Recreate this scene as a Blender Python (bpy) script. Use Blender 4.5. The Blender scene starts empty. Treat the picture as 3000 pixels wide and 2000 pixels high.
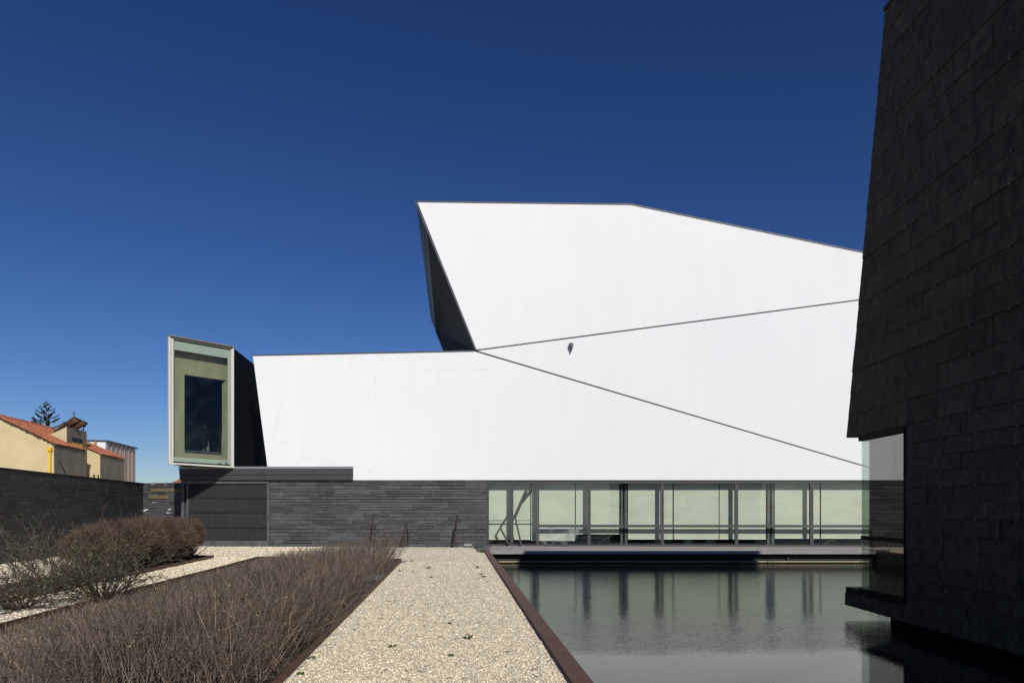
import bpy, math, random
import numpy as np
from mathutils import Vector, Matrix

random.seed(7)
RNG = np.random.default_rng(11)
SC = bpy.context.scene
COL = SC.collection

# ------------------------------------------------------------------ camera, sky, sun, exposure
EYE, FPX, HX, HY = 1.6, 2000.0, 1500.0, 1495.0
cam_d = bpy.data.cameras.new("camera")
cam = bpy.data.objects.new("camera", cam_d)
COL.objects.link(cam)
cam.location = (0, 0, EYE)
cam.rotation_euler = (math.radians(90), 0, 0)
cam_d.sensor_width = 36.0
cam_d.lens = 24.0
cam_d.shift_y = (HY - 1000.0) / 3000.0
cam_d.clip_start = 0.05
cam_d.clip_end = 3000.0
SC.camera = cam

SUN_TRAVEL = Vector((-0.42, 1.0, -0.72)).normalized()
to_sun = -SUN_TRAVEL
elev = math.asin(to_sun.z)
world = bpy.data.worlds.new("World")
SC.world = world
world.use_nodes = True
wn, wl = world.node_tree.nodes, world.node_tree.links
wn.clear()
sky = wn.new("ShaderNodeTexSky")
sky.sky_type = 'NISHITA'
sky.sun_disc = False
sky.sun_elevation = elev
sky.sun_rotation = math.atan2(to_sun.x, to_sun.y)
sky.altitude = 300.0
sky.air_density = 1.0
sky.dust_density = 0.25
sky.ozone_density = 4.0
hs = wn.new("ShaderNodeHueSaturation")
hs.inputs['Saturation'].default_value = 1.12
hs.inputs['Value'].default_value = 1.0
gm = wn.new("ShaderNodeGamma")
gm.inputs[1].default_value = 1.28
tint = wn.new("ShaderNodeVectorMath"); tint.operation = 'MULTIPLY'
tint.inputs[1].default_value = (0.66, 0.635, 0.777)      # a polarised, deep blue winter sky
bg = wn.new("ShaderNodeBackground")
bg.inputs[1].default_value = 0.05
wo = wn.new("ShaderNodeOutputWorld")
wl.new(sky.outputs[0], hs.inputs['Color'])
wl.new(hs.outputs[0], gm.inputs[0])
wl.new(gm.outputs[0], tint.inputs[0])
wl.new(tint.outputs[0], bg.inputs[0])
wl.new(bg.outputs[0], wo.inputs[0])

sun_d = bpy.data.lights.new("sun", 'SUN')
sun_d.energy = 3.75
sun_d.angle = math.radians(0.5)
sun_d.color = (1.0, 0.96, 0.895)
sun = bpy.data.objects.new("sun", sun_d)
COL.objects.link(sun)
sun.rotation_euler = SUN_TRAVEL.to_track_quat('-Z', 'Y').to_euler()
sun.location = (20, -40, 40)

SC.view_settings.view_transform = 'Standard'
SC.view_settings.look = 'None'
SC.view_settings.exposure = 0.0
SC.view_settings.gamma = 1.0
SC.view_settings.use_curve_mapping = False
SC.render.engine = 'CYCLES'
SC.cycles.max_bounces = 8
SC.cycles.transparent_max_bounces = 16

# ------------------------------------------------------------------ measuring helpers
def at(px, py, Y):
    """point at depth Y seen at pixel px,py of the photograph"""
    return Vector(((px - HX) / FPX * Y, Y, EYE + (HY - py) / FPX * Y))

def onz(px, py, z):
    Y = (EYE - z) * FPX / (py - HY)
    return Vector(((px - HX) / FPX * Y, Y, z))

TH = math.radians(2.0)                      # the front is turned by two degrees
O = Vector((-1.1, 30.0))
EU = Vector((math.cos(TH), -math.sin(TH)))
EN = Vector((math.sin(TH), math.cos(TH)))

def fl(px, py, d=0.0):
    """front-local (u, d, z) of a pixel on the plane d metres behind the front"""
    a = (px - HX) / FPX
    Y = (d + O.dot(EN)) / (a * EN.x + EN.y)
    P = Vector((a * Y, Y))
    return Vector(((P - O).dot(EU), d, EYE + (HY - py) / FPX * Y))

def f2w(v):
    p = O + EU * v[0] + EN * v[1]
    return Vector((p.x, p.y, v[2]))

# ------------------------------------------------------------------ materials
MATS = {}
def nodes_of(m):
    return m.node_tree.nodes, m.node_tree.links

def mat(name, color, rough=0.8, metal=0.0, var=0.0, scale=6.0, bump=0.0, bscale=40.0, spec=0.5,
        rnd=0.0, island=False, stretch=None, color2=None, detail=6.0):
    m = bpy.data.materials.new(name)
    m.use_nodes = True
    n, l = nodes_of(m)
    b = n["Principled BSDF"]
    b.inputs["Roughness"].default_value = rough
    b.inputs["Metallic"].default_value = metal
    b.inputs["Specular IOR Level"].default_value = spec
    b.inputs["Base Color"].default_value = (*color, 1)
    tc = n.new("ShaderNodeTexCoord")
    vec = tc.outputs["Object"]
    if stretch or var or bump:
        geo = n.new("ShaderNodeNewGeometry")
        mp = n.new("ShaderNodeMapping")
        mp.inputs["Scale"].default_value = stretch or (1, 1, 1)
        l.new(geo.outputs["Position"], mp.inputs[0])
        vec = mp.outputs[0]
    out = None
    if var or color2:
        nz = n.new("ShaderNodeTexNoise")
        nz.inputs["Scale"].default_value = scale
        nz.inputs["Detail"].default_value = detail
        nz.inputs["Roughness"].default_value = 0.65
        l.new(vec, nz.inputs["Vector"])
        r = n.new("ShaderNodeValToRGB")
        c2 = color2 or tuple(c * (1 + var) for c in color)
        c1 = color if color2 else tuple(c * (1 - var) for c in color)
        r.color_ramp.elements[0].color = (*c1, 1)
        r.color_ramp.elements[1].color = (*c2, 1)
        r.color_ramp.elements[0].position = 0.33
        r.color_ramp.elements[1].position = 0.68
        l.new(nz.outputs["Fac"], r.inputs[0])
        out = r.outputs[0]
    if rnd:
        if island:
            g2 = n.new("ShaderNodeNewGeometry"); rs = g2.outputs["Random Per Island"]
        else:
            oi = n.new("ShaderNodeObjectInfo"); rs = oi.outputs["Random"]
        mr = n.new("ShaderNodeMapRange")
        mr.inputs[3].default_value = 1 - rnd
        mr.inputs[4].default_value = 1 + rnd
        l.new(rs, mr.inputs[0])
        mx = n.new("ShaderNodeVectorMath"); mx.operation = 'SCALE'
        if out is None:
            mx.inputs[0].default_value = color
        else:
            l.new(out, mx.inputs[0])
        l.new(mr.outputs[0], mx.inputs[3])
        out = mx.outputs[0]
    if out is not None:
        l.new(out, b.inputs["Base Color"])
    if bump:
        bz = n.new("ShaderNodeTexNoise")
        bz.inputs["Scale"].default_value = bscale
        bz.inputs["Detail"].default_value = 5
        l.new(vec, bz.inputs["Vector"])
        bp = n.new("ShaderNodeBump")
        bp.inputs["Strength"].default_value = bump
        bp.inputs["Distance"].default_value = 0.02
        l.new(bz.outputs["Fac"], bp.inputs["Height"])
        l.new(bp.outputs[0], b.inputs["Normal"])
    MATS[name] = m
    return m

def slate_mat(name, lo, hi, rnd, stain=0.0, clefts=0.5, stretch=(2.2, 2.2, 14), rough=0.6, dust=(0.16, 0.16, 0.165), spec=0.35):
    m = bpy.data.materials.new(name); m.use_nodes = True
    n, l = nodes_of(m); b = n["Principled BSDF"]
    b.inputs["Roughness"].default_value = rough
    b.inputs["Specular IOR Level"].default_value = spec
    geo = n.new("ShaderNodeNewGeometry"); mp = n.new("ShaderNodeMapping")
    mp.inputs["Scale"].default_value = stretch
    l.new(geo.outputs["Position"], mp.inputs[0])
    oi = n.new("ShaderNodeObjectInfo")
    off = n.new("ShaderNodeVectorMath"); off.operation = 'ADD'
    cx = n.new("ShaderNodeCombineXYZ")
    ml = n.new("ShaderNodeMath"); ml.operation = 'MULTIPLY'; ml.inputs[1].default_value = 37.0
    l.new(oi.outputs["Random"], ml.inputs[0])
    for i in range(3): l.new(ml.outputs[0], cx.inputs[i])
    l.new(mp.outputs[0], off.inputs[0]); l.new(cx.outputs[0], off.inputs[1])
    nz = n.new("ShaderNodeTexNoise"); nz.inputs["Scale"].default_value = 2.0
    nz.inputs["Detail"].default_value = 8; nz.inputs["Roughness"].default_value = 0.7
    nz.inputs["Distortion"].default_value = 0.8
    l.new(off.outputs[0], nz.inputs["Vector"])
    r = n.new("ShaderNodeValToRGB")
    r.color_ramp.elements[0].color = (*lo, 1); r.color_ramp.elements[1].color = (*hi, 1)
    r.color_ramp.elements[0].position = 0.3; r.color_ramp.elements[1].position = 0.75
    l.new(nz.outputs["Fac"], r.inputs[0])
    mr = n.new("ShaderNodeMapRange"); mr.inputs[3].default_value = 1 - rnd; mr.inputs[4].default_value = 1 + rnd
    l.new(oi.outputs["Random"], mr.inputs[0])
    sc = n.new("ShaderNodeVectorMath"); sc.operation = 'SCALE'
    l.new(r.outputs[0], sc.inputs[0]); l.new(mr.outputs[0], sc.inputs[3])
    out = sc.outputs[0]
    if stain:
        sz = n.new("ShaderNodeTexNoise"); sz.inputs["Scale"].default_value = 1.6; sz.inputs["Detail"].default_value = 7
        sz.inputs["Roughness"].default_value = 0.75
        mp2 = n.new("ShaderNodeMapping"); mp2.inputs["Scale"].default_value = (1, 1, 4)
        l.new(geo.outputs["Position"], mp2.inputs[0]); l.new(mp2.outputs[0], sz.inputs["Vector"])
        sr = n.new("ShaderNodeValToRGB"); sr.color_ramp.elements[0].position = 0.60; sr.color_ramp.elements[1].position = 0.80
        l.new(sz.outputs["Fac"], sr.inputs[0])
        mu = n.new("ShaderNodeMath"); mu.operation = 'MULTIPLY'; mu.inputs[1].default_value = stain
        l.new(sr.outputs[0], mu.inputs[0])
        mx = n.new("ShaderNodeMix"); mx.data_type = 'RGBA'
        l.new(mu.outputs[0], mx.inputs[0]); l.new(out, mx.inputs[6]); mx.inputs[7].default_value = (*dust, 1)
        out = mx.outputs[2]
    l.new(out, b.inputs["Base Color"])
    bp = n.new("ShaderNodeBump"); bp.inputs["Strength"].default_value = clefts; bp.inputs["Distance"].default_value = 0.02
    l.new(nz.outputs["Fac"], bp.inputs["Height"]); l.new(bp.outputs[0], b.inputs["Normal"])
    MATS[name] = m
    return m

def glass_mat(name, tint, refl=1.0, ior=1.5, rough=0.0, dirt=0.0):
    m = bpy.data.materials.new(name); m.use_nodes = True
    n, l = nodes_of(m); n.clear()
    tr = n.new("ShaderNodeBsdfTransparent"); tr.inputs[0].default_value = (*tint, 1)
    gl = n.new("ShaderNodeBsdfGlossy"); gl.inputs["Roughness"].default_value = rough
    fr = n.new("ShaderNodeFresnel"); fr.inputs[0].default_value = ior
    mu = n.new("ShaderNodeMath"); mu.operation = 'MULTIPLY'; mu.inputs[1].default_value = refl; mu.use_clamp = True
    gb = n.new("ShaderNodeNewGeometry")               # same reflectance on both faces of a thin pane
    io = n.new("ShaderNodeMapRange"); io.inputs[3].default_value = ior; io.inputs[4].default_value = 1.0 / ior
    l.new(gb.outputs["Backfacing"], io.inputs[0]); l.new(io.outputs[0], fr.inputs[0])
    l.new(fr.outputs[0], mu.inputs[0])
    mx = n.new("ShaderNodeMixShader")
    l.new(mu.outputs[0], mx.inputs[0]); l.new(tr.outputs[0], mx.inputs[1]); l.new(gl.outputs[0], mx.inputs[2])
    last = mx
    if dirt:
        df = n.new("ShaderNodeBsdfDiffuse"); df.inputs[0].default_value = (0.5, 0.55, 0.52, 1)
        nz = n.new("ShaderNodeTexNoise"); nz.inputs["Scale"].default_value = 1.3; nz.inputs["Detail"].default_value = 6
        g = n.new("ShaderNodeNewGeometry"); l.new(g.outputs["Position"], nz.inputs["Vector"])
        rr = n.new("ShaderNodeMapRange"); rr.inputs[1].default_value = 0.5; rr.inputs[2].default_value = 0.9
        rr.inputs[3].default_value = 0.0; rr.inputs[4].default_value = dirt
        l.new(nz.outputs["Fac"], rr.inputs[0])
        m2 = n.new("ShaderNodeMixShader"); l.new(rr.outputs[0], m2.inputs[0])
        l.new(mx.outputs[0], m2.inputs[1]); l.new(df.outputs[0], m2.inputs[2]); last = m2
    o = n.new("ShaderNodeOutputMaterial"); l.new(last.outputs[0], o.inputs[0])
    MATS[name] = m
    return m

def render_mat():
    """white painted render with faint runs, patches and a rough skin"""
    m = bpy.data.materials.new("white_render"); m.use_nodes = True
    n, l = nodes_of(m); b = n["Principled BSDF"]
    b.inputs["Roughness"].default_value = 0.85; b.inputs["Specular IOR Level"].default_value = 0.25
    g = n.new("ShaderNodeNewGeometry")
    def noise(sc, stretch, det=5):
        mp = n.new("ShaderNodeMapping"); mp.inputs["Scale"].default_value = stretch
        l.new(g.outputs["Position"], mp.inputs[0])
        z = n.new("ShaderNodeTexNoise"); z.inputs["Scale"].default_value = sc; z.inputs["Detail"].default_value = det
        l.new(mp.outputs[0], z.inputs["Vector"]); return z.outputs["Fac"]
    streak = noise(1.0, (2.4, 2.4, 0.16), 6)
    patch = noise(0.35, (1, 1, 1), 4)
    ad = n.new("ShaderNodeMath"); ad.operation = 'ADD'
    l.new(streak, ad.inputs[0]); l.new(patch, ad.inputs[1])
    r = n.new("ShaderNodeMapRange"); r.inputs[1].default_value = 0.75; r.inputs[2].default_value = 1.25
    l.new(ad.outputs[0], r.inputs[0])
    mx = n.new("ShaderNodeMix"); mx.data_type = 'RGBA'
    l.new(r.outputs[0], mx.inputs[0])
    mx.inputs[6].default_value = (0.80, 0.80, 0.80, 1); mx.inputs[7].default_value = (0.825, 0.825, 0.82, 1)
    l.new(mx.outputs[2], b.inputs["Base Color"])
    bp = n.new("ShaderNodeBump"); bp.inputs["Strength"].default_value = 0.25; bp.inputs["Distance"].default_value = 0.01
    l.new(noise(35, (1, 1, 1), 4), bp.inputs["Height"]); l.new(bp.outputs[0], b.inputs["Normal"])
    return m

WHITE = render_mat()
CRACK = mat("hairline_crack", (0.60, 0.60, 0.59), 0.9, var=0.2)
COPE = mat("grey_zinc_coping", (0.10, 0.105, 0.115), 0.55, 0.3, var=0.15, scale=2)
TAUPE = mat("taupe_metal_trim", (0.21, 0.19, 0.16), 0.6, 0.1, var=0.1)
GROOVE = mat("dark_groove", (0.075, 0.073, 0.075), 0.7, var=0.1)
BLACKCLAD = mat("black_cladding", (0.006, 0.006, 0.0062), 0.7, spec=0.12, var=0.25, scale=1.5, bump=0.1)
BLUECLAD = mat("anthracite_cladding", (0.035, 0.042, 0.055), 0.5, var=0.2, scale=2, rnd=0.1)
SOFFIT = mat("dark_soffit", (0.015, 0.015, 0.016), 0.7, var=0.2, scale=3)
FASCIA = mat("charcoal_metal", (0.058, 0.058, 0.06), 0.6, 0.2, var=0.14, scale=3, stretch=(3, 3, 0.6))
FLASH = mat("pale_zinc_flashing", (0.30, 0.32, 0.35), 0.45, 0.5, var=0.1)
GATEM = mat("gate_charcoal_paint", (0.066, 0.066, 0.067), 0.55, 0.1, var=0.12, scale=4, stretch=(4, 4, 0.7), rnd=0.10)
GATEF = mat("gate_frame_worn_steel", (0.095, 0.095, 0.097), 0.6, 0.1, var=0.35, scale=3)
WFRAME = mat("window_frame_grey", (0.075, 0.073, 0.075), 0.5, 0.3, var=0.1)
DARKM = mat("dark_steel", (0.03, 0.032, 0.035), 0.5, 0.3, var=0.2)
ISTEEL = mat("painted_i_beam", (0.10, 0.125, 0.135), 0.6, var=0.15)
BLIND = mat("cream_roller_blind", (0.69, 0.69, 0.645), 0.9, var=0.075, scale=0.9, stretch=(1, 1, 2.5), color2=None)
BLINDBAR = mat("blind_bottom_bar", (0.85, 0.85, 0.82), 0.6)
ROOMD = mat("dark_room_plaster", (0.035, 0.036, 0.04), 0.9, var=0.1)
GLASS = glass_mat("clear_window_glass", (0.92, 0.95, 0.905), 1.1, 1.5, dirt=0.05)
GLASSD = glass_mat("dusty_window_glass", (0.915, 0.94, 0.915), 1.1, 1.5, dirt=0.6)
GREENG = glass_mat("green_tinted_glass", (0.92, 0.965, 0.925), 0.55, 1.5, dirt=0.02)
TOWERG = glass_mat("tower_glass", (0.84, 0.89, 0.86), 2.1, 1.5)
CLIPM = mat("dull_steel_clip", (0.16, 0.155, 0.15), 0.6)
LINING = mat("pale_grey_lining", (0.30, 0.31, 0.32), 0.9, var=0.1)
CREAM = mat("cream_aluminium_frame", (0.66, 0.64, 0.58), 0.5, 0.1, var=0.05)
FRIT = mat("green_glass_border", (0.40, 0.42, 0.385), 0.4, var=0.04)
PLY = mat("plywood_lining", (0.27, 0.225, 0.150), 0.7, var=0.16, scale=1.5, stretch=(1.5, 1.5, 0.6), detail=9)
SLATE_F = slate_mat("front_slate", (0.042, 0.043, 0.046), (0.102, 0.103, 0.107), 0.30, stain=0.8, stretch=(1.6, 1.6, 9), dust=(0.25, 0.25, 0.255))
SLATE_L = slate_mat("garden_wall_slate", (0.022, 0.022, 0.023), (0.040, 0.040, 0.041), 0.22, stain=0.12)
SLATE_B = slate_mat("back_wall_slate", (0.045, 0.046, 0.05), (0.11, 0.11, 0.115), 0.35, stain=0.8)
SLATE_O = slate_mat("ochre_slate", (0.14, 0.115, 0.06), (0.22, 0.175, 0.08), 0.1, stain=0.2)
SLATE_T = slate_mat("tower_slate", (0.018, 0.0162, 0.0135), (0.076, 0.068, 0.056), 0.18, stain=0.30, clefts=1.0,
                    stretch=(1.0, 3.0, 1.6), rough=0.75, dust=(0.065, 0.060, 0.052), spec=0.15)
MORTAR = mat("dark_joint", (0.028, 0.028, 0.03), 0.95, var=0.2)
MORTARF = mat("mixed_joint", (0.03, 0.03, 0.032), 0.95, color2=(0.21, 0.21, 0.21), scale=2.2, detail=8)
MORTARL = mat("pale_joint", (0.13, 0.13, 0.13), 0.95, var=0.6, scale=2)
WSTAIN = mat("white_lime_stain", (0.7, 0.7, 0.7), 0.9)
CORTEN = mat("corten_steel", (0.085, 0.040, 0.027), 0.75, 0.1, color2=(0.125, 0.062, 0.045), scale=3, bump=0.15)
RUST = mat("rusty_iron", (0.035, 0.022, 0.018), 0.85, color2=(0.075, 0.045, 0.034), scale=14, bump=0.5)
BLACKIRON = mat("black_iron", (0.02, 0.02, 0.02), 0.6)
DECKM = mat("weathered_deck_board", (0.20, 0.185, 0.175), 0.85, color2=(0.34, 0.315, 0.30), scale=2.5, stretch=(1.2, 14, 8), rnd=0.12, bump=0.3)
DECKD = mat("grey_slab", (0.11, 0.11, 0.105), 0.85, var=0.2)
POOLW = mat("black_pool_lining", (0.016, 0.016, 0.017), 0.8, var=0.3)
PIPE = mat("ochre_pool_edge", (0.28, 0.23, 0.13), 0.6, var=0.25, scale=3)
PEBBLE = mat("pale_pebbles", (0.82, 0.72, 0.53), 0.85, rnd=0.36, island=True, var=0.20, scale=9)
CHIP = mat("white_chippings", (0.70, 0.66, 0.60), 0.85, rnd=0.15, island=True)
TWIG = mat("hedge_twigs", (0.098, 0.072, 0.056), 0.75, rnd=0.92, island=True, color2=(0.165, 0.126, 0.098), scale=1.6)
TWIGB = mat("bush_twigs", (0.130, 0.083, 0.057), 0.8, rnd=0.75, island=True)
STEM = mat("dark_stems", (0.085, 0.062, 0.045), 0.85, rnd=0.3, island=True)
STRAWT = mat("dead_pale_twigs", (0.34, 0.26, 0.18), 0.85, rnd=0.3, island=True)
BUD = mat("yellow_buds", (0.35, 0.36, 0.12), 0.7, rnd=0.3, island=True)
LEAF = mat("small_leaves", (0.062, 0.080, 0.030), 0.6, rnd=0.55, island=True)
LEAFP = mat("pale_leaves", (0.30, 0.27, 0.14), 0.6, rnd=0.3, island=True)
BERRY = mat("red_leaves", (0.22, 0.03, 0.02), 0.6)
WEED = mat("weed_green", (0.045, 0.075, 0.025), 0.7, rnd=0.4, island=True)
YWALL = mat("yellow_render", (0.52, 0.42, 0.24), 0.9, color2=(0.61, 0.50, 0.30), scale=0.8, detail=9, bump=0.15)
YSIDE = mat("shade_toned_yellow_render", (0.15, 0.13, 0.10), 0.92, color2=(0.235, 0.20, 0.15), scale=1.1, detail=9, stretch=(1, 1, 0.4))  # yellow render with the side's shade put into its colour; blotches are stains
MOSS = mat("moss_and_grime", (0.085, 0.08, 0.045), 0.95, var=0.5, scale=8)
TILE = mat("red_roof_tile", (0.36, 0.125, 0.062), 0.85, rnd=0.28, island=True, var=0.3, scale=2)
YPAINT = mat("bright_yellow_paint", (0.80, 0.52, 0.01), 0.5)
DARKGLASS = mat("dark_window_pane", (0.02, 0.022, 0.025), 0.15)
SOLARB = mat("solar_panel_back", (0.42, 0.22, 0.14), 0.6, var=0.25, scale=1)
SOLARF = mat("solar_panel_face", (0.02, 0.025, 0.04), 0.15)
WHITEB = mat("white_cladding", (0.72, 0.72, 0.74), 0.8, var=0.04)
GREYB = mat("grey_sheet_cladding", (0.36, 0.36, 0.38), 0.8, var=0.08, rnd=0.06)
WOODF = mat("wooden_fin", (0.42, 0.24, 0.11), 0.8, var=0.15)
NEEDLE = mat("conifer_needles", (0.030, 0.045, 0.026), 0.8, rnd=0.4, island=True)
BARK = mat("bark", (0.06, 0.05, 0.04), 0.9, var=0.2)
SKIN = mat("skin", (0.45, 0.28, 0.20), 0.6)
SWEATER = mat("dark_green_sweater", (0.028, 0.032, 0.024), 0.9)
JEANS = mat("faded_jeans", (0.13, 0.16, 0.20), 0.9, var=0.2, scale=6)
HAIR = mat("dark_hair", (0.02, 0.014, 0.01), 0.7)
SHOE = mat("dark_shoes", (0.03, 0.03, 0.03), 0.6)
LAMPG = mat("grey_lamp_shell", (0.10, 0.105, 0.11), 0.5, 0.3)
HULL = mat("dark_boat_hull", (0.055, 0.065, 0.075), 0.5, var=0.1)
INKM = mat("sticker_grey", (0.12, 0.13, 0.15), 0.6)
INKB = mat("sticker_blue", (0.20, 0.33, 0.45), 0.6)

def ground_mat():
    m = bpy.data.materials.new("crushed_stone_ground"); m.use_nodes = True
    n, l = nodes_of(m); b = n["Principled BSDF"]
    b.inputs["Roughness"].default_value = 0.9; b.inputs["Specular IOR Level"].default_value = 0.2
    g = n.new("ShaderNodeNewGeometry")
    v = n.new("ShaderNodeTexVoronoi"); v.inputs["Scale"].default_value = 92.0
    l.new(g.outputs["Position"], v.inputs["Vector"])
    sep = n.new("ShaderNodeSeparateColor"); l.new(v.outputs["Color"], sep.inputs[0])
    r = n.new("ShaderNodeValToRGB"); e = r.color_ramp.elements
    e[0].position = 0.0; e[0].color = (0.22, 0.18, 0.13, 1)
    e[1].position = 1.0; e[1].color = (0.88, 0.84, 0.76, 1)
    for p, c in ((0.18, (0.52, 0.44, 0.32, 1)), (0.5, (0.66, 0.58, 0.45, 1)), (0.8, (0.73, 0.66, 0.54, 1))):
        x = e.new(p); x.color = c
    l.new(sep.outputs[0], r.inputs[0])
    nz = n.new("ShaderNodeTexNoise"); nz.inputs["Scale"].default_value = 0.9; nz.inputs["Detail"].default_value = 7
    nz.inputs["Roughness"].default_value = 0.7
    l.new(g.outputs["Position"], nz.inputs["Vector"])
    mr = n.new("ShaderNodeMapRange"); mr.inputs[1].default_value = 0.3; mr.inputs[2].default_value = 0.7
    mr.inputs[3].default_value = 1.04; mr.inputs[4].default_value = 1.24
    l.new(nz.outputs["Fac"], mr.inputs[0])
    sc = n.new("ShaderNodeVectorMath"); sc.operation = 'SCALE'
    l.new(r.outputs[0], sc.inputs[0]); l.new(mr.outputs[0], sc.inputs[3])
    l.new(sc.outputs[0], b.inputs["Base Color"])
    bp = n.new("ShaderNodeBump"); bp.inputs["Strength"].default_value = 0.9; bp.inputs["Distance"].default_value = 0.012
    bp.invert = True
    l.new(v.outputs["Distance"], bp.inputs["Height"]); l.new(bp.outputs[0], b.inputs["Normal"])
    return m
GROUND = ground_mat()
SOIL = mat("bed_soil", (0.035, 0.026, 0.020), 0.95, color2=(0.11, 0.085, 0.06), scale=3, bump=0.5, detail=9)
SOILD = mat("dark_bed_soil", (0.040, 0.032, 0.022), 0.95, color2=(0.09, 0.075, 0.05), scale=4, bump=0.5, detail=9)

def water_mat():
    m = bpy.data.materials.new("pool_water"); m.use_nodes = True
    n, l = nodes_of(m); b = n["Principled BSDF"]
    b.inputs["Base Color"].default_value = (0.017, 0.020, 0.014, 1)
    b.inputs["Roughness"].default_value = 0.0
    b.inputs["IOR"].default_value = 1.36
    g = n.new("ShaderNodeNewGeometry")
    def noise(sc, stretch, det, dist=0.0):
        mp = n.new("ShaderNodeMapping"); mp.inputs["Scale"].default_value = stretch
        mp.inputs["Rotation"].default_value = (0, 0, 0.12)
        l.new(g.outputs["Position"], mp.inputs[0])
        z = n.new("ShaderNodeTexNoise"); z.inputs["Scale"].default_value = sc; z.inputs["Detail"].default_value = det
        z.inputs["Distortion"].default_value = dist
        l.new(mp.outputs[0], z.inputs["Vector"]); return z.outputs["Fac"]
    rip = noise(11.0, (1.0, 1.9, 1), 2, 0.3)
    sw = noise(1.1, (1.0, 1.4, 1), 2)
    big = noise(0.22, (0.6, 1.6, 1), 3)
    # wind patches: calm water in the lee near the gravel walk's end of the pool
    sep = n.new("ShaderNodeSeparateXYZ"); l.new(g.outputs["Position"], sep.inputs[0])
    ad = n.new("ShaderNodeMath"); ad.operation = 'MULTIPLY_ADD'; ad.inputs[1].default_value = 5.0
    l.new(big, ad.inputs[0]); l.new(sep.outputs[1], ad.inputs[2])
    calm = n.new("ShaderNodeMapRange"); calm.interpolation_type = 'SMOOTHSTEP'
    calm.inputs[1].default_value = 12.2; calm.inputs[2].default_value = 13.2
    calm.inputs[3].default_value = 0.10; calm.inputs[4].default_value = 1.0
    l.new(ad.outputs[0], calm.inputs[0])
    lee = n.new("ShaderNodeMapRange"); lee.interpolation_type = 'SMOOTHSTEP'
    lee.inputs[1].default_value = 13.3; lee.inputs[2].default_value = 16.6
    lee.inputs[3].default_value = 1.0; lee.inputs[4].default_value = 0.36
    l.new(ad.outputs[0], lee.inputs[0])
    both = n.new("ShaderNodeMath"); both.operation = 'MULTIPLY'
    l.new(calm.outputs[0], both.inputs[0]); l.new(lee.outputs[0], both.inputs[1])
    b1 = n.new("ShaderNodeBump"); b1.inputs["Distance"].default_value = 0.011
    mu = n.new("ShaderNodeMath"); mu.operation = 'MULTIPLY'; mu.inputs[1].default_value = 0.75
    l.new(both.outputs[0], mu.inputs[0]); l.new(mu.outputs[0], b1.inputs["Strength"])
    l.new(rip, b1.inputs["Height"])
    b2 = n.new("ShaderNodeBump"); b2.inputs["Strength"].default_value = 0.08; b2.inputs["Distance"].default_value = 0.02
    l.new(sw, b2.inputs["Height"]); l.new(b1.outputs[0], b2.inputs["Normal"])
    l.new(b2.outputs[0], b.inputs["Normal"])
    return m
WATER = water_mat()

# ------------------------------------------------------------------ mesh helpers
def wloc(o):
    p = Vector((0, 0, 0))
    while o is not None:
        p += o.location; o = o.parent
    return p

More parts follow.
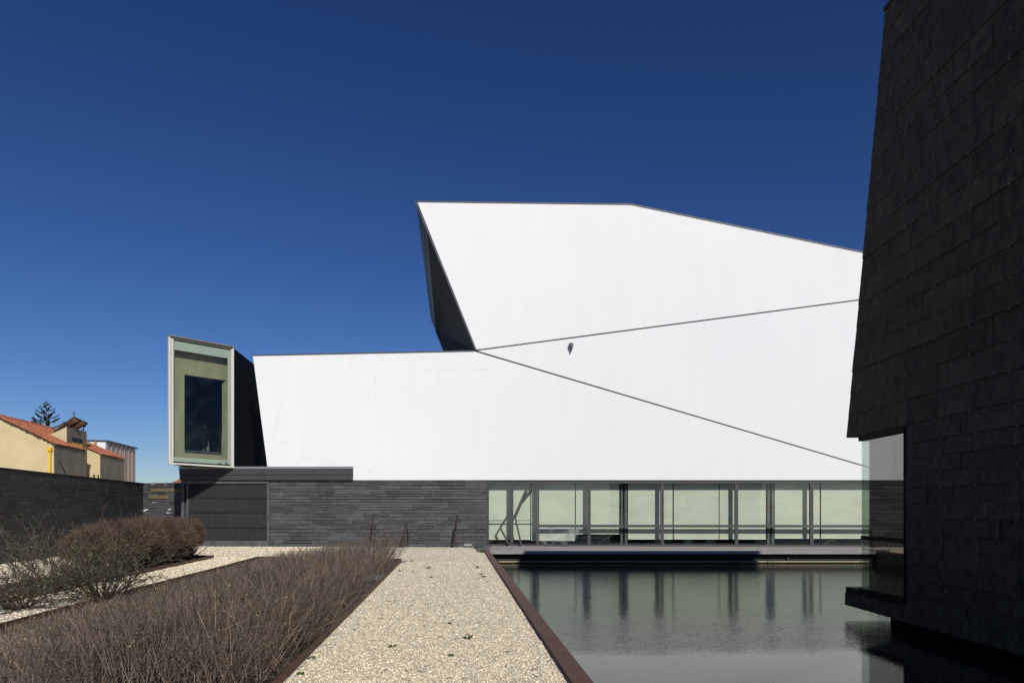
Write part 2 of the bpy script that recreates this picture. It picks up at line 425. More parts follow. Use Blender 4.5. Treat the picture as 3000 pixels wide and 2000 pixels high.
class MB:
    def __init__(self): self.v = []; self.f = []
    def add(self, vs, fs):
        k = len(self.v); self.v += [tuple(x) for x in vs]; self.f += [tuple(i + k for i in f) for f in fs]; return self
    def hexa(self, p):
        return self.add(p, [(0, 3, 2, 1), (4, 5, 6, 7), (0, 1, 5, 4), (1, 2, 6, 5), (2, 3, 7, 6), (3, 0, 4, 7)])
    def box(self, x0, x1, y0, y1, z0, z1):
        return self.hexa([(x0, y0, z0), (x1, y0, z0), (x1, y1, z0), (x0, y1, z0),
                          (x0, y0, z1), (x1, y0, z1), (x1, y1, z1), (x0, y1, z1)])
    def prism(self, poly, vec):
        """extrude polygon (3-D points) by vec"""
        n = len(poly); vec = Vector(vec)
        a = [Vector(p) for p in poly]
        vs = a + [p + vec for p in a]
        fs = [tuple(range(n))[::-1], tuple(range(n, 2 * n))]
        fs += [(i, (i + 1) % n, n + (i + 1) % n, n + i) for i in range(n)]
        return self.add(vs, fs)
    def bar(self, a, b, w, h=None, up=(0, 0, 1)):
        a, b = Vector(a), Vector(b); h = h or w
        d = (b - a).normalized(); up = Vector(up)
        if abs(d.dot(up)) > 0.95: up = Vector((1, 0, 0))
        s = d.cross(up).normalized(); t = s.cross(d).normalized()
        s *= w / 2; t *= h / 2
        return self.hexa([a - s - t, a + s - t, a + s + t, a - s + t, b - s - t, b + s - t, b + s + t, b - s + t])
    def tube(self, pts, r, sides=8, cap=True):
        pts = [Vector(p) for p in pts]; n = len(pts); k = len(self.v)
        rs = r if isinstance(r, (list, tuple)) else [r] * n
        for i, p in enumerate(pts):
            d = (pts[min(i + 1, n - 1)] - pts[max(i - 1, 0)]).normalized()
            up = Vector((0, 0, 1)) if abs(d.z) < 0.9 else Vector((1, 0, 0))
            s = d.cross(up).normalized(); t = s.cross(d)
            for j in range(sides):
                a = 2 * math.pi * j / sides
                self.v.append(tuple(p + (s * math.cos(a) + t * math.sin(a)) * rs[i]))
        for i in range(n - 1):
            for j in range(sides):
                j2 = (j + 1) % sides
                self.f.append((k + i * sides + j, k + i * sides + j2, k + (i + 1) * sides + j2, k + (i + 1) * sides + j))
        if cap:
            self.f.append(tuple(k + j for j in range(sides))[::-1])
            self.f.append(tuple(k + (n - 1) * sides + j for j in range(sides)))
        return self
    def ball(self, c, r, seg=10, ring=6, sq=(1, 1, 1)):
        k = len(self.v); c = Vector(c)
        for i in range(ring + 1):
            th = math.pi * i / ring
            for j in range(seg):
                ph = 2 * math.pi * j / seg
                self.v.append((c.x + r * sq[0] * math.sin(th) * math.cos(ph), c.y + r * sq[1] * math.sin(th) * math.sin(ph), c.z + r * sq[2] * math.cos(th)))
        for i in range(ring):
            for j in range(seg):
                j2 = (j + 1) % seg
                self.f.append((k + i * seg + j, k + (i + 1) * seg + j, k + (i + 1) * seg + j2, k + i * seg + j2))
        return self
    def obj(self, name, m, parent=None, local=False, smooth=False, bevel=0.0, recalc=True):
        me = bpy.data.meshes.new(name)
        off = Vector((0, 0, 0)) if (local or parent is None) else wloc(parent)
        me.from_pydata([tuple(Vector(v) - off) for v in self.v], [], self.f)
        if recalc:
            import bmesh
            bm = bmesh.new(); bm.from_mesh(me)
            bmesh.ops.recalc_face_normals(bm, faces=bm.faces)
            bm.to_mesh(me); bm.free()
        me.update()
        for mm in (m if isinstance(m, (list, tuple)) else [m]): me.materials.append(mm)
        o = bpy.data.objects.new(name, me); COL.objects.link(o)
        if parent is not None: o.parent = parent
        if smooth:
            for p in me.polygons: p.use_smooth = True
        if bevel:
            md = o.modifiers.new("bevel", 'BEVEL'); md.width = bevel; md.segments = 1
        return o

def np_obj(name, verts, faces, m, parent=None, mat_idx=None):
    """fast big mesh: verts (N,3), faces (M,k)"""
    me = bpy.data.meshes.new(name)
    v = np.asarray(verts, np.float32)
    if parent is not None: v = v - np.array(wloc(parent), np.float32)
    f = np.asarray(faces, np.int32); k = f.shape[1]
    me.vertices.add(len(v)); me.vertices.foreach_set("co", v.ravel())
    me.loops.add(f.size); me.loops.foreach_set("vertex_index", f.ravel())
    me.polygons.add(len(f))
    me.polygons.foreach_set("loop_start", np.arange(0, f.size, k, dtype=np.int32))
    me.polygons.foreach_set("loop_total", np.full(len(f), k, np.int32))
    me.update(calc_edges=True)
    for mm in (m if isinstance(m, (list, tuple)) else [m]): me.materials.append(mm)
    o = bpy.data.objects.new(name, me); COL.objects.link(o)
    if parent is not None: o.parent = parent
    return o

def tag(o, label=None, cat=None, group=None, kind=None):
    if label: o["label"] = label
    if cat: o["category"] = cat
    if group: o["group"] = group
    if kind: o["kind"] = kind
    return o

def thing(name, label, cat, loc=(0, 0, 0), rz=0.0, group=None):
    o = bpy.data.objects.new(name, None); COL.objects.link(o)
    o.location = loc; o.rotation_euler = (0, 0, rz); o.empty_display_size = 0.3
    return tag(o, label, cat, group)

def linked(name, me, parent, loc, rz=0.0, scale=(1, 1, 1), rot=None):
    o = bpy.data.objects.new(name, me); COL.objects.link(o)
    o.parent = parent; o.location = loc; o.rotation_euler = rot or (0, 0, rz); o.scale = scale
    return o

def copy_tree(o, parent=None):
    c = o.copy(); COL.objects.link(c); c.parent = parent
    for ch in list(o.children): copy_tree(ch, c)
    return c

def ribbons(paths, radii):
    """paths (N,K,3), radii (N,K) -> triangular tubes"""
    N, K, _ = paths.shape
    d = np.diff(paths, axis=1); d = np.concatenate([d, d[:, -1:]], axis=1)
    d /= np.linalg.norm(d, axis=2, keepdims=True) + 1e-9
    ref = np.tile(np.array([0.31, 0.22, 0.11]), (N, K, 1)) + 1e-3
    s = np.cross(d, ref); s /= np.linalg.norm(s, axis=2, keepdims=True) + 1e-9
    t = np.cross(s, d)
    vs = []
    for j in range(3):
        a = 2 * math.pi * j / 3
        vs.append(paths + (s * math.cos(a) + t * math.sin(a)) * radii[..., None])
    V = np.stack(vs, axis=2).reshape(-1, 3)
    base = (np.arange(N) * K * 3)[:, None, None] + (np.arange(K - 1) * 3)[None, :, None]
    F = []
    for j in range(3):
        j2 = (j + 1) % 3
        F.append(np.concatenate([base + j, base + j2, base + 3 + j2, base + 3 + j], axis=2))
    return V, np.concatenate(F, axis=1).reshape(-1, 4)

def grow(base, direc, length, K, wob, bend=None):
    """curved paths from base along direc"""
    N = len(base); P = np.zeros((N, K, 3)); P[:, 0] = base
    d = direc / (np.linalg.norm(direc, axis=1, keepdims=True) + 1e-9)
    for k in range(1, K):
        d = d + RNG.normal(0, wob, (N, 3))
        if bend is not None: d = d + bend
        d /= np.linalg.norm(d, axis=1, keepdims=True)
        P[:, k] = P[:, k - 1] + d * (length / (K - 1))[:, None]
    return P

def cards(cent, size, K=4):
    """small leaf quads with random orientation"""
    N = len(cent)
    a = RNG.normal(0, 1, (N, 3)); a /= np.linalg.norm(a, axis=1, keepdims=True)
    b = np.cross(a, RNG.normal(0, 1, (N, 3))); b /= np.linalg.norm(b, axis=1, keepdims=True)
    s = size[:, None]
    V = np.stack([cent - a * s, cent + b * s * 0.45, cent + a * s, cent - b * s * 0.45], axis=1).reshape(-1, 3)
    return V, np.arange(N * 4).reshape(N, 4)

def pebble_mesh(pos, size, flat=0.6):
    N = len(pos)
    oct_v = np.array([(1, 0, 0), (-1, 0, 0), (0, 1, 0), (0, -1, 0), (0, 0, 1), (0, 0, -1)], float)
    oct_f = np.array([(0, 2, 4), (2, 1, 4), (1, 3, 4), (3, 0, 4), (2, 0, 5), (1, 2, 5), (3, 1, 5), (0, 3, 5)])
    sc = size[:, None] * RNG.uniform(0.65, 1.35, (N, 3)); sc[:, 2] *= flat
    ang = RNG.uniform(0, 6.28, N); c, s = np.cos(ang), np.sin(ang)
    v = oct_v[None] * sc[:, None] + RNG.normal(0, 0.18, (N, 6, 3)) * size[:, None, None]
    x = v[..., 0] * c[:, None] - v[..., 1] * s[:, None]; y = v[..., 0] * s[:, None] + v[..., 1] * c[:, None]
    v = np.stack([x, y, v[..., 2]], axis=2) + pos[:, None]
    f = oct_f[None] + (np.arange(N) * 6)[:, None, None]
    return v.reshape(-1, 3), f.reshape(-1, 3)

# unit stones (x 0..1 long, y -1..0 proud, z 0..1), shared by every wall
def unit_stone(name, m, jit):
    r = random.Random(name)
    j = lambda: r.uniform(-jit, jit)
    c = 0.02
    p = [(0, 0, 0), (1, 0, 0), (1, 0, 1), (0, 0, 1)]
    q = [(c / 2, -.72 + j(), .06), (1 - c / 2, -.72 + j(), .06), (1 - c / 2, -.72 + j(), .94), (c / 2, -.72 + j(), .94)]
    t = [(c, -1 + j(), .14), (1 - c, -1 + j(), .14 + abs(j()) * .3), (1 - c, -1 + j(), .86), (c, -1 + j(), .86 - abs(j()) * .3)]
    vs = p + q + t
    fs = []
    for b in (0, 4):
        for i in range(4):
            k = (i + 1) % 4
            fs.append((b + i, b + k, b + 4 + k, b + 4 + i))
    fs.append((8, 9, 10, 11))
    me = bpy.data.meshes.new(name); me.from_pydata(vs, [], fs); me.materials.append(m); me.update()
    return me

def lay_stones(parent, u0, u1, z0, z1, rows, lens, meshes, proud, gap=0.008, d0=0.0, special=None, name="stone", seed=1):
    """courses of long stones, each an object, in the parent's local frame (u along x, outward -y)"""
    r = random.Random(seed)
    z = z0; n = 0
    heights = []
    while z < z1 - 0.01:
        h = r.uniform(*rows)
        if z + h > z1 - rows[0] * 0.6: h = z1 - z
        heights.append((z, h)); z += h
    for (z, h) in heights:
        u = u0 - r.uniform(0, lens[0])
        while u < u1 - 0.01:
            L = r.uniform(*lens)
            a, b = max(u, u0), min(u + L, u1)
            if u1 - b < lens[0] * 0.4: b = u1
            u = b if b == u1 else u + L
            if b - a < 0.04: continue
            me = r.choice(meshes)
            if special: me = special(a, b, z, h) or me
            pr = r.uniform(*proud)
            zo = r.uniform(-.004, .004)
            o = linked(name, me, parent, (a + gap / 2, d0, z + gap / 2 + zo), 0, (b - a - gap * r.uniform(.6, 2), pr, h - gap * r.uniform(.6, 1.8)))
            n += 1
    return n

# =================================================================== GROUND, POOL, WATER
SL = -0.080                                            # the walk and the pool edge run at this slope
kx = lambda Y: 0.55 + SL * (Y - 6.14)                  # left edge of the pool kerb
POOL_END = 27.0
gm_ = MB()
g0 = kx(-6); g1 = kx(POOL_END)
gm_.add([(-900, -200, 0), (g0, -200, 0), (g0, -6, 0), (g1, POOL_END, 0), (g1, 1200, 0), (-900, 1200, 0)], [(0, 1, 2, 3, 4, 5)])
gm_.add([(g1, POOL_END, 0), (900, POOL_END, 0), (900, 1200, 0), (g1, 1200, 0)], [(0, 1, 2, 3)])
gm_.add([(g0, -200, 0), (900, -200, 0), (900, -6, 0), (g0, -6, 0)], [(0, 1, 2, 3)])
gm_.add([(48, -6, 0), (900, -6, 0), (900, POOL_END, 0), (48, POOL_END, 0)], [(0, 1, 2, 3)])
g = gm_.obj("ground", GROUND); tag(g, "pale crushed stone ground of the courtyard", kind="structure")

WZ = -0.45
w = MB(); w.add([(g0 + .05, -6, WZ), (48, -6, WZ), (48, POOL_END, WZ), (g1 + .05, POOL_END, WZ)], [(0, 1, 2, 3)])
tag(w.obj("water", WATER), "still dark pool water mirroring the white front", kind="structure")
pb = MB()
pb.box(-3, 49, -7, POOL_END + 1, -1.3, -1.2)
pb.box(g1 - .4, 48.1, POOL_END - .1, POOL_END + .15, -1.2, -0.02)
pb.box(48.0, 48.2, -6, POOL_END, -1.2, -0.02)
pb.box(g0, 48, -6.15, -6, -1.2, -0.02)
pb.hexa([(g0 - .1, -6, -1.2), (g0 + .06, -6, -1.2), (g1 + .06, POOL_END, -1.2), (g1 - .1, POOL_END, -1.2),
         (g0 - .1, -6, -.03), (g0 + .06, -6, -.03), (g1 + .06, POOL_END, -.03), (g1 - .1, POOL_END, -.03)])
tag(pb.obj("pool_basin", POOLW), "black lined basin of the pool", kind="structure")

# kerb along the pool: rusty plates end to end
kr = thing("pool_kerb", "long flat rust-brown steel kerb between the gravel walk and the pool", "kerb", (kx(6), 6, 0))
ys = [-3.0, 3.6, 9.9, 16.4, 22.6, 26.35]
for i in range(len(ys) - 1):
    a, b = ys[i] + .004, ys[i + 1] - .004
    m_ = MB()
    m_.hexa([(kx(a), a, -.02), (kx(a) + .19, a, -.02), (kx(b) + .19, b, -.02), (kx(b), b, -.02),
             (kx(a), a, .05), (kx(a) + .19, a, .05), (kx(b) + .19, b, .05), (kx(b), b, .05)])
    m_.obj("kerb_plate", CORTEN, kr)
    m_ = MB()
    m_.hexa([(kx(a) + .172, a, -.44), (kx(a) + .19, a, -.44), (kx(b) + .19, b, -.44), (kx(b) + .17, b, -.44),
             (kx(a) + .17, a, -.02), (kx(a) + .19, a, -.02), (kx(b) + .19, b, -.02), (kx(b) + .17, b, -.02)])
    m_.obj("pool_lining", POOLW, kr)

# planting beds: soil sheets and thin steel edging
def edging(name, label, pts, h, closed=False, th=0.012, step=None):
    root = thing(name, label, "steel edging", (pts[0][0], pts[0][1], 0))
    n = len(pts)
    for i in range(n if closed else n - 1):
        a = Vector((*pts[i], 0)); b = Vector((*pts[(i + 1) % n], 0))
        L = (b - a).length; k = max(1, int(round(L / (step or 3.0))))
        for j in range(k):
            p = a.lerp(b, j / k); q = a.lerp(b, (j + 1) / k)
            d = (q - p).normalized() * .004
            dz = random.uniform(-.006, .006)
            m_ = MB(); m_.bar(p + d + Vector((0, 0, (h + dz) / 2 - .02)), q - d + Vector((0, 0, (h + dz) / 2 - .02)), th, h + dz + .04)
            m_.obj("edging_plate", CORTEN, root)
    return root

BED1 = [(-2.02, 5.0), (-3.46, 21.4), (-8.35, 22.5), (-6.4, 5.0)]
BED2 = [(-8.4, 9.0), (-10.05, 23.0), (-11.45, 23.4), (-9.8, 9.0)]
def bed_r(Y): return -2.02 + (Y - 5.0) * (-1.44 / 16.4)
def bed_l(Y): return -6.4 + (Y - 5.0) * (-1.95 / 17.5)
edging("bed_edging", "thin rusty steel edging round the wide twig hedge bed beside the walk", BED1, 0.10, True)
edging("bed_edging", "thin rusty steel edging round the narrow bed of rounded bushes", BED2, 0.10, True)
for poly, m, lab in ((BED1, SOIL, "dark soil with pale stones under the twig hedge"), (BED2, SOILD, "dark soil under the rounded bushes")):
    s = MB(); s.add([(x, y, .006) for x, y in poly], [(0, 1, 2, 3)])
    tag(s.obj("soil", m), lab, kind="structure")

s = MB(); s.add([(-5.9, 5.0, .010), (-3.6, 5.0, .010), (-3.9, 7.4, .010), (-4.9, 9.4, .010), (-6.3, 10.0, .010), (-6.6, 8.2, .010)], [(0, 1, 2, 3, 4, 5)])
tag(s.obj("bare_gravel", GROUND), "bare pale gravel showing between the hedge stems", kind="structure")

# =================================================================== MUSEUM
mus = thing("museum_building", "big white angular building with slate base, window band and black projecting bay", "building",
            (O.x, O.y, 0), -TH)
def pl(pts, d=0.0):     # list of (px,py) -> front-local points
    return [fl(x, y, d) for x, y in pts]
LOC = dict(parent=mus, local=True)

TOPR = (3300, 896)                                   # where the falling roof line would be seen further right
upper = [(1223, 592), (1849, 600), (2532, 741), TOPR, (3300, 773.2), (1396, 1023.2)]
middle = [(1401, 1027.5), (3300, 778), (3300, 1608), (2524, 1358.5)]
lower = [(741, 1042), (1390, 1029), (2524, 1363.5), (3300, 1592), (3300, 1405.5), (788.5, 1405.5)]
# keep the lower edge straight where the crease passes the window head
lower = [(741, 1042), (1391, 1029.5), (2524, 1364.0), (2667, 1405.5), (788.5, 1405.5)]
middle = [(1400, 1027.2), (3300, 777.4), (3300, 1405.5), (2678, 1405.5)]
for poly in (upper, middle, lower):
    p = MB(); p.prism(pl(poly, 0.0), (0, 0.12, 0)); p.obj("wall_panel", WHITE, **LOC)
# dark channel behind the seams
b_ = MB()
b_.prism(pl([(742, 1043), (1393, 1030), (1226, 596), (1849, 603), (2532, 744), (3290, 900), (3290, 1404), (789, 1404)], 0.10), (0, .05, 0))
b_.obj("seam_channel", GROOVE, **LOC)
# body of the building behind the skin
b_ = MB()
b_.prism(pl([(741, 1040), (1391, 1027), (3290, 1027), (3290, 1404), (789, 1404)], 0.16), (0, 16, 0))
b_.prism(pl([(1400, 1026), (1226, 596), (1849, 603), (2532, 744), (3290, 900), (3290, 1026)], 0.16), (0, 14, 0))
b_.obj("building_body", WHITE, **LOC)
# copings
def strip(pts, w, d0, d1, m, name="coping", up=True):
    for i in range(len(pts) - 1):
        a, c = fl(*pts[i]), fl(*pts[i + 1])
        n_ = Vector((-(c.z - a.z), 0, c.x - a.x)).normalized() * w
        if not up: n_ = -n_
        q = [a, c, c + n_, a + n_]
        q = [Vector((v.x, d0, v.z)) for v in q]
        s = MB(); s.prism(q, (0, d1 - d0, 0)); s.obj(name, m, **LOC)
strip([(739, 1042), (1391, 1029)], .045, -.03, .5, COPE)
strip([(1222, 592), (1849, 600)], .042, -.03, .5, COPE)
strip([(1849, 600), (2532, 741), TOPR], .042, -.03, .5, COPE)
strip([(1395, 1024), (1219, 590)], .045, -.02, .14, COPE, "edge_trim")
# slanting underside of the raised volume
A_, M_, C_ = fl(1219, 590, .0), fl(1249, 665, .0), fl(1396, 1027, .0)
Q1, Q2, Q3, C2 = fl(1262, 931, 6.5), fl(1277, 970, 5.6), fl(1306, 1044, 3.2), fl(1402, 1046, .6)
s = MB(); s.add([A_, M_, Q2, Q1], [(0, 1, 2, 3)])
s.add([A_, Q1, fl(1290, 620, 6.5)], [(0, 1, 2)])
s.obj("side_cladding", BLUECLAD, **LOC)
s = MB(); s.add([M_, C_, C2, Q3, Q2], [(0, 1, 4), (1, 2, 3), (1, 3, 4)]); s.obj("soffit", SOFFIT, **LOC)
def surf_strips(a0, a1, b0, b1, n, w, m, name, off=(-.02, -.02, -.02)):
    s = MB(); off = Vector(off)
    for i in range(1, n):
        t = i / n
        s.bar(Vector(a0).lerp(a1, t) + off, Vector(b0).lerp(b1, t) + off, w, .015)
    return s.obj(name, m, **LOC)
o = surf_strips(M_, C_, Q2, Q3, 34, .02, DARKM, "soffit_joint", (-.012, -.01, -.01)); tag(o, kind="stuff")
o = surf_strips(A_, M_, Q1, Q2, 3, .02, DARKM, "cladding_joint"); 

# hairline cracks in the render
def crack(pts, wd=.011):
    s = MB(); P = []
    for i in range(len(pts) - 1):
        a, c = fl(*pts[i]), fl(*pts[i + 1])
        for k in range(4):
            t = k / 4; q = a.lerp(c, t); P.append(Vector((q.x + random.uniform(-.03, .03), -.002, q.z + random.uniform(-.03, .03))))
    P.append(fl(*pts[-1]))
    for i in range(len(P) - 1):
        ww = wd * random.uniform(.5, 1.2)
        a, c = P[i], P[i + 1]; a.y = c.y = -.002
        n_ = Vector((-(c.z - a.z), 0, c.x - a.x)).normalized() * ww / 2
        s.add([a - n_, c - n_, c + n_, a + n_], [(0, 1, 2, 3)])
    s.obj("crack", CRACK, recalc=False, **LOC)
crack([(828, 1172), (825, 1190), (815, 1205), (811, 1240), (805, 1278)])
crack([(773, 1275), (805, 1280), (820, 1293), (840, 1297), (855, 1299)])
crack([(868, 1362), (880, 1350), (896, 1340), (920, 1341), (950, 1343), (975, 1355), (998, 1362)])
crack([(1035, 1362), (1060, 1375), (1083, 1382), (1100, 1362), (1120, 1350)])
crack([(1085, 1402), (1085, 1385)])
crack([(1245, 1083), (1290, 1086), (1330, 1083), (1395, 1080), (1480, 1081)])
crack([(1395, 1140), (1391, 1200), (1386, 1260), (1390, 1330)], .006)
crack([(1426, 1402), (1450, 1385), (1480, 1370), (1500, 1358)])
crack([(1102, 1090), (1098, 1150), (1104, 1210)], .006)
crack([(1870, 692), (1960, 690), (2060, 694)], .006)
crack([(1190, 1345), (1240, 1340), (1290, 1342), (1330, 1352)], .006)
crack([(2170, 930), (2165, 1000), (2172, 1090)], .006)

# ---- slate base wall
u0, u1 = fl(790, 1500).x, fl(1426, 1500).x
sw = MB(); sw.box(u0, u1, 0.0, .3, -.05, fl(1100, 1405.5).z - .003)
sw = sw.obj("slate_wall", MORTARF, **LOC)
ms = [unit_stone("stone_front_%s" % c, SLATE_F, .12) for c in "abcd"]
nst = lay_stones(sw, u0, u1 - .01, 0.0, fl(1100, 1405.5).z - .006, (.085, .175), (.34, 1.25), ms, (.010, .045), seed=5)

# ---- gate and its surround
gu0, gu1 = fl(532, 1500).x, fl(790, 1500).x - .004
zt = fl(660, 1407).z; zb = .05
gate = MB()
gate.box(gu0, gu1, 0.06, .3, -.02, zt)                        # dark backing
gate = gate.obj("gate", MORTAR, **LOC); gate["label"] = "wide louvred steel gate in four bands of upright slats"
fr = MB()
zi = fl(660, 1416).z; zib = fl(660, 1583).z
ul = fl(553, 1500).x; ur = fl(783, 1500).x
fr.box(gu0 + .02, gu1, -.05, .05, zi, zt - .01)
fr.box(gu0 + .02, gu1, -.05, .05, zb - .04, zib)
fr.box(ur, gu1, -.046, .05, zib + .002, zi - .002)
fr.box(ul - .08, ul, -.046, .05, zib + .002, zi - .002)
fr.box(gu0 + .02, ul - .20, -.044, .05, zib + .002, zi - .002)
fr.obj("gate_frame", GATEF, gate, local=True)
rowy = [1416, 1457.5, 1500, 1544, 1583]
um = fl(664, 1500).x
sr_ = MB()
for y in rowy[1:-1]:
    z = fl(660, y).z; sr_.box(ul, ur, .0, .05, z - .015, z + .015)
sr_.obj("gate_rail", DARKM, gate, local=True)
def slat_mesh(name, w, ang, t=.008):
    m_ = MB(); c, s_ = math.cos(ang), math.sin(ang)
    q = []
    for z in (0, 1):
        for (x, y) in ((-w / 2, -t / 2), (w / 2, -t / 2), (w / 2, t / 2), (-w / 2, t / 2)):
            q.append((x * c - y * s_, x * s_ + y * c, z))
    m_.hexa(q)
    me = bpy.data.meshes.new(name); me.from_pydata(m_.v, [], m_.f); me.materials.append(GATEM); me.update(); return me
coarse = slat_mesh("coarse_slat", .085, math.radians(-42)); fine = slat_mesh("fine_slat", .040, math.radians(-35), .006)
nsl = 0
pattern = [(1, 0), (0, 1), (1, 0), (0, 1)]
pattern = [("c", "f"), ("f", "c"), ("c", "f"), ("c", "c")]
for r_ in range(4):
    zh, zl = fl(660, rowy[r_]).z - .018, fl(660, rowy[r_ + 1]).z + .018
    for s_ in range(2):
        a, b = (ul, um) if s_ == 0 else (um, ur)
        if pattern[r_][s_] == "c": me, st = coarse, .098
        else: me, st = fine, .048
        k = int((b - a) / st)
        for i in range(k):
            linked("slat", me, gate, (a + st * (i + .5), .0, zl), 0, (1, 1, zh - zl)); nsl += 1

# ---- canopy
cx0, cx1 = fl(525, 1500, -.17).x, fl(1032, 1500, -.17).x
z1, z2, z3, z4 = (fl(800, y, -.17).z for y in (1366, 1372.5, 1389.5, 1405))
c_ = MB(); c_.box(cx0, cx1, -.10, 3.0, z4, z1 - .02)
can = c_.obj("canopy", FASCIA, **LOC)
c_ = MB(); c_.box(cx0 - .01, cx1 + .015, -.20, 3.02, z2, z1); c_.obj("flashing", FLASH, can, local=True)
for i, (a, b) in enumerate(((cx0, fl(660, 1400, -.17).x), (fl(660, 1400, -.17).x, fl(920, 1400, -.17).x), (fl(920, 1400, -.17).x, cx1))):
    c_ = MB(); c_.box(a + .003, b - .003, -.18, -.10, z3, z2 - .002); c_.obj("fascia_panel", FASCIA, can, local=True)
xs = [cx0, fl(560, 1400, -.15).x, fl(830, 1400, -.15).x, cx1 - .01]
for i in range(3):
    c_ = MB(); c_.box(xs[i] + .003, xs[i + 1] - .003, -.15, -.10, z4 - .002, z3 - .02); c_.obj("fascia_panel", FASCIA, can, local=True)
# side return left of the gate
c_ = MB(); c_.box(cx0 + .02, gu0 + .018, -.06, 2.5, -.02, z4 - .004); c_.obj("gate_pier", FASCIA, **LOC)

# ---- projecting glazed bay
Rf = f2w(fl(682, 1368, -.20)); YR = Rf.y
YL = YR * 27.6 / 29.7
def xy(px, Y): return Vector(((px - HX) / FPX * Y, Y, 0))
Lb, Rb = xy(494, YL), xy(683, YR)
zb_ = z1 + .01
zLt, zRt = at(494, 985, YL).z, at(683, 1018.5, YR).z
zLb, zRb = at(494, 1357, YL).z, at(683, 1368, YR).z
e = (Rb - Lb).normalized(); nin = Vector((-e.y, e.x, 0))     # inward
if nin.y < 0: nin = -nin
WBAY = (Rb - Lb).length
def bp(u, v, d):          # bay-local: u 0..1 across, v 0..1 up, d inward
    zl = zLb + (zLt - zLb) * v; zr = zRb + (zRt - zRb) * v
    p = Lb.lerp(Rb, u) + nin * d
    return Vector((p.x, p.y, zl + (zr - zl) * u))
def w2f(p):
    q = Vector((p.x, p.y)) - O
    return Vector((q.dot(EU), q.dot(EN), p.z))
def bay_px(px, py, d):
    """bay-local u,v on the plane d inward of the glass"""
    a = (px - HX) / FPX
    # (a*Y, Y) - Lb . nin = d
    Y = (d + Lb.x * nin.x + Lb.y * nin.y) / (a * nin.x + nin.y)
    P = Vector((a * Y, Y, 0)); u = (P - Lb).dot(e) / WBAY
    z = EYE + (HY - py) / FPX * Y
    zl = zLb + (zRb - zLb) * u; zh = zLt + (zRt - zLt) * u
    return u, (z - zl) / (zh - zl)
RBk = Rb + Vector((-.11 * 8.3, 8.3, 0)); LBk = Lb + Vector((-2.3, 10.3, 0))
def shell(off_out, off_in):
    pass
bay = MB()
def quad(m_, a, b, c, d): m_.add([w2f(x) for x in (a, b, c, d)], [(0, 1, 2, 3)])
def V(p, z): return Vector((p.x, p.y, z))
t = .10
# right, left, top, bottom, back walls as slabs
def slab(m_, a, b, c, d, n_, th):
    m_.hexa([w2f(x) for x in (a, b, c, d)] + [w2f(x + n_ * th) for x in (a, b, c, d)])
slab(bay, V(Rb, zRb), V(RBk, zRb), V(RBk, zRt), V(Rb, zRt), Vector((-1, 0, 0)), t)
slab(bay, V(Lb, zLb), V(LBk, zLb), V(LBk, zLt), V(Lb, zLt), Vector((1, 0, 0)), t)
RBt, LBt = RBk, LBk
slab(bay, V(Lb, zLt), V(Rb, zRt), V(RBt, zRt), V(LBt, zLt), Vector((0, 0, -1)), t)
slab(bay, V(Lb, zLb), V(Rb, zRb), V(RBk, zRb), V(LBk, zLb), Vector((0, 0, 1)), t)
slab(bay, V(LBk, zLb), V(RBk, zRb), V(RBk, zRt), V(LBk, zLt), Vector((0, -1, 0)), t)
bay = bay.obj("bay_window", BLACKCLAD, **LOC); bay["label"] = "black clad bay thrusting out with a tall green glass end"
# raised seams on the flank
sm = MB()
for i in range(-9, 12):
    # diagonal lines falling to the back
    p0 = Vector((0, 0, 0)); L = 8.3
    s0 = i * .55
    pts = []
    for sgm in (0, 1):
        y = s0 + 3.1 * sgm; z = zRt - (0 if sgm == 0 else 5.2)
        pts.append((y, z))
    (ya, za), (yb, zbb) = pts
    # clip to the flank
    def lerp(tt): return ya + (yb - ya) * tt, za + (zbb - za) * tt
    t0 = max(0, (0 - ya) / (yb - ya)); t1 = min(1, (5 - ya) / (yb - ya))
    if t1 <= t0 + .02: continue
    (yy0, zz0), (yy1, zz1) = lerp(t0), lerp(t1)
    A0 = Vector((Rb.x - .11 * yy0 + .004, Rb.y + yy0, zz0)); A1 = Vector((Rb.x - .11 * yy1 + .004, Rb.y + yy1, zz1))
    sm.bar(w2f(A0), w2f(A1), .014, .014)
sm.obj("standing_seam", BLACKCLAD, bay, local=True)
def bframe(m_, u0, u1, v0, v1, d0, d1):
    m_.hexa([w2f(bp(u0, v0, d0)), w2f(bp(u1, v0, d0)), w2f(bp(u1, v0, d1)), w2f(bp(u0, v0, d1)),
             w2f(bp(u0, v1, d0)), w2f(bp(u1, v1, d0)), w2f(bp(u1, v1, d1)), w2f(bp(u0, v1, d1))])
f_ = MB()
bframe(f_, -.008, .022, 0, 1, -.07, .02); bframe(f_, .026, .052, .008, .985, -.10, .02)
bframe(f_, .955, .975, .008, .985, -.09, .02); bframe(f_, .979, 1.0, 0, 1, -.07, .02)
bframe(f_, .0, 1.0, -.006, .007, -.10, .02)
f_.obj("bay_frame", CREAM, bay, local=True)
f_ = MB(); bframe(f_, -.012, 1.006, 1.0, 1.009, -.13, .05); bframe(f_, .052, .955, .985, .999, -.05, .04)
f_.obj("bay_coping", TAUPE, bay, local=True)
f_ = MB(); bframe(f_, .053, .954, .008, .984, .0, .012); f_.obj("bay_glass", GREENG, bay, local=True)
# green border behind the glass (four pieces)
bo = (.085, .915, .055, .905)
f_ = MB()
bframe(f_, .053, bo[0], .010, .982, .03, .05); bframe(f_, bo[1], .954, .010, .982, .03, .05)
bframe(f_, bo[0], bo[1], .010, bo[2], .03, .05); bframe(f_, bo[0], bo[1], bo[3], .982, .03, .05)
f_.obj("glass_border", FRIT, bay, local=True)
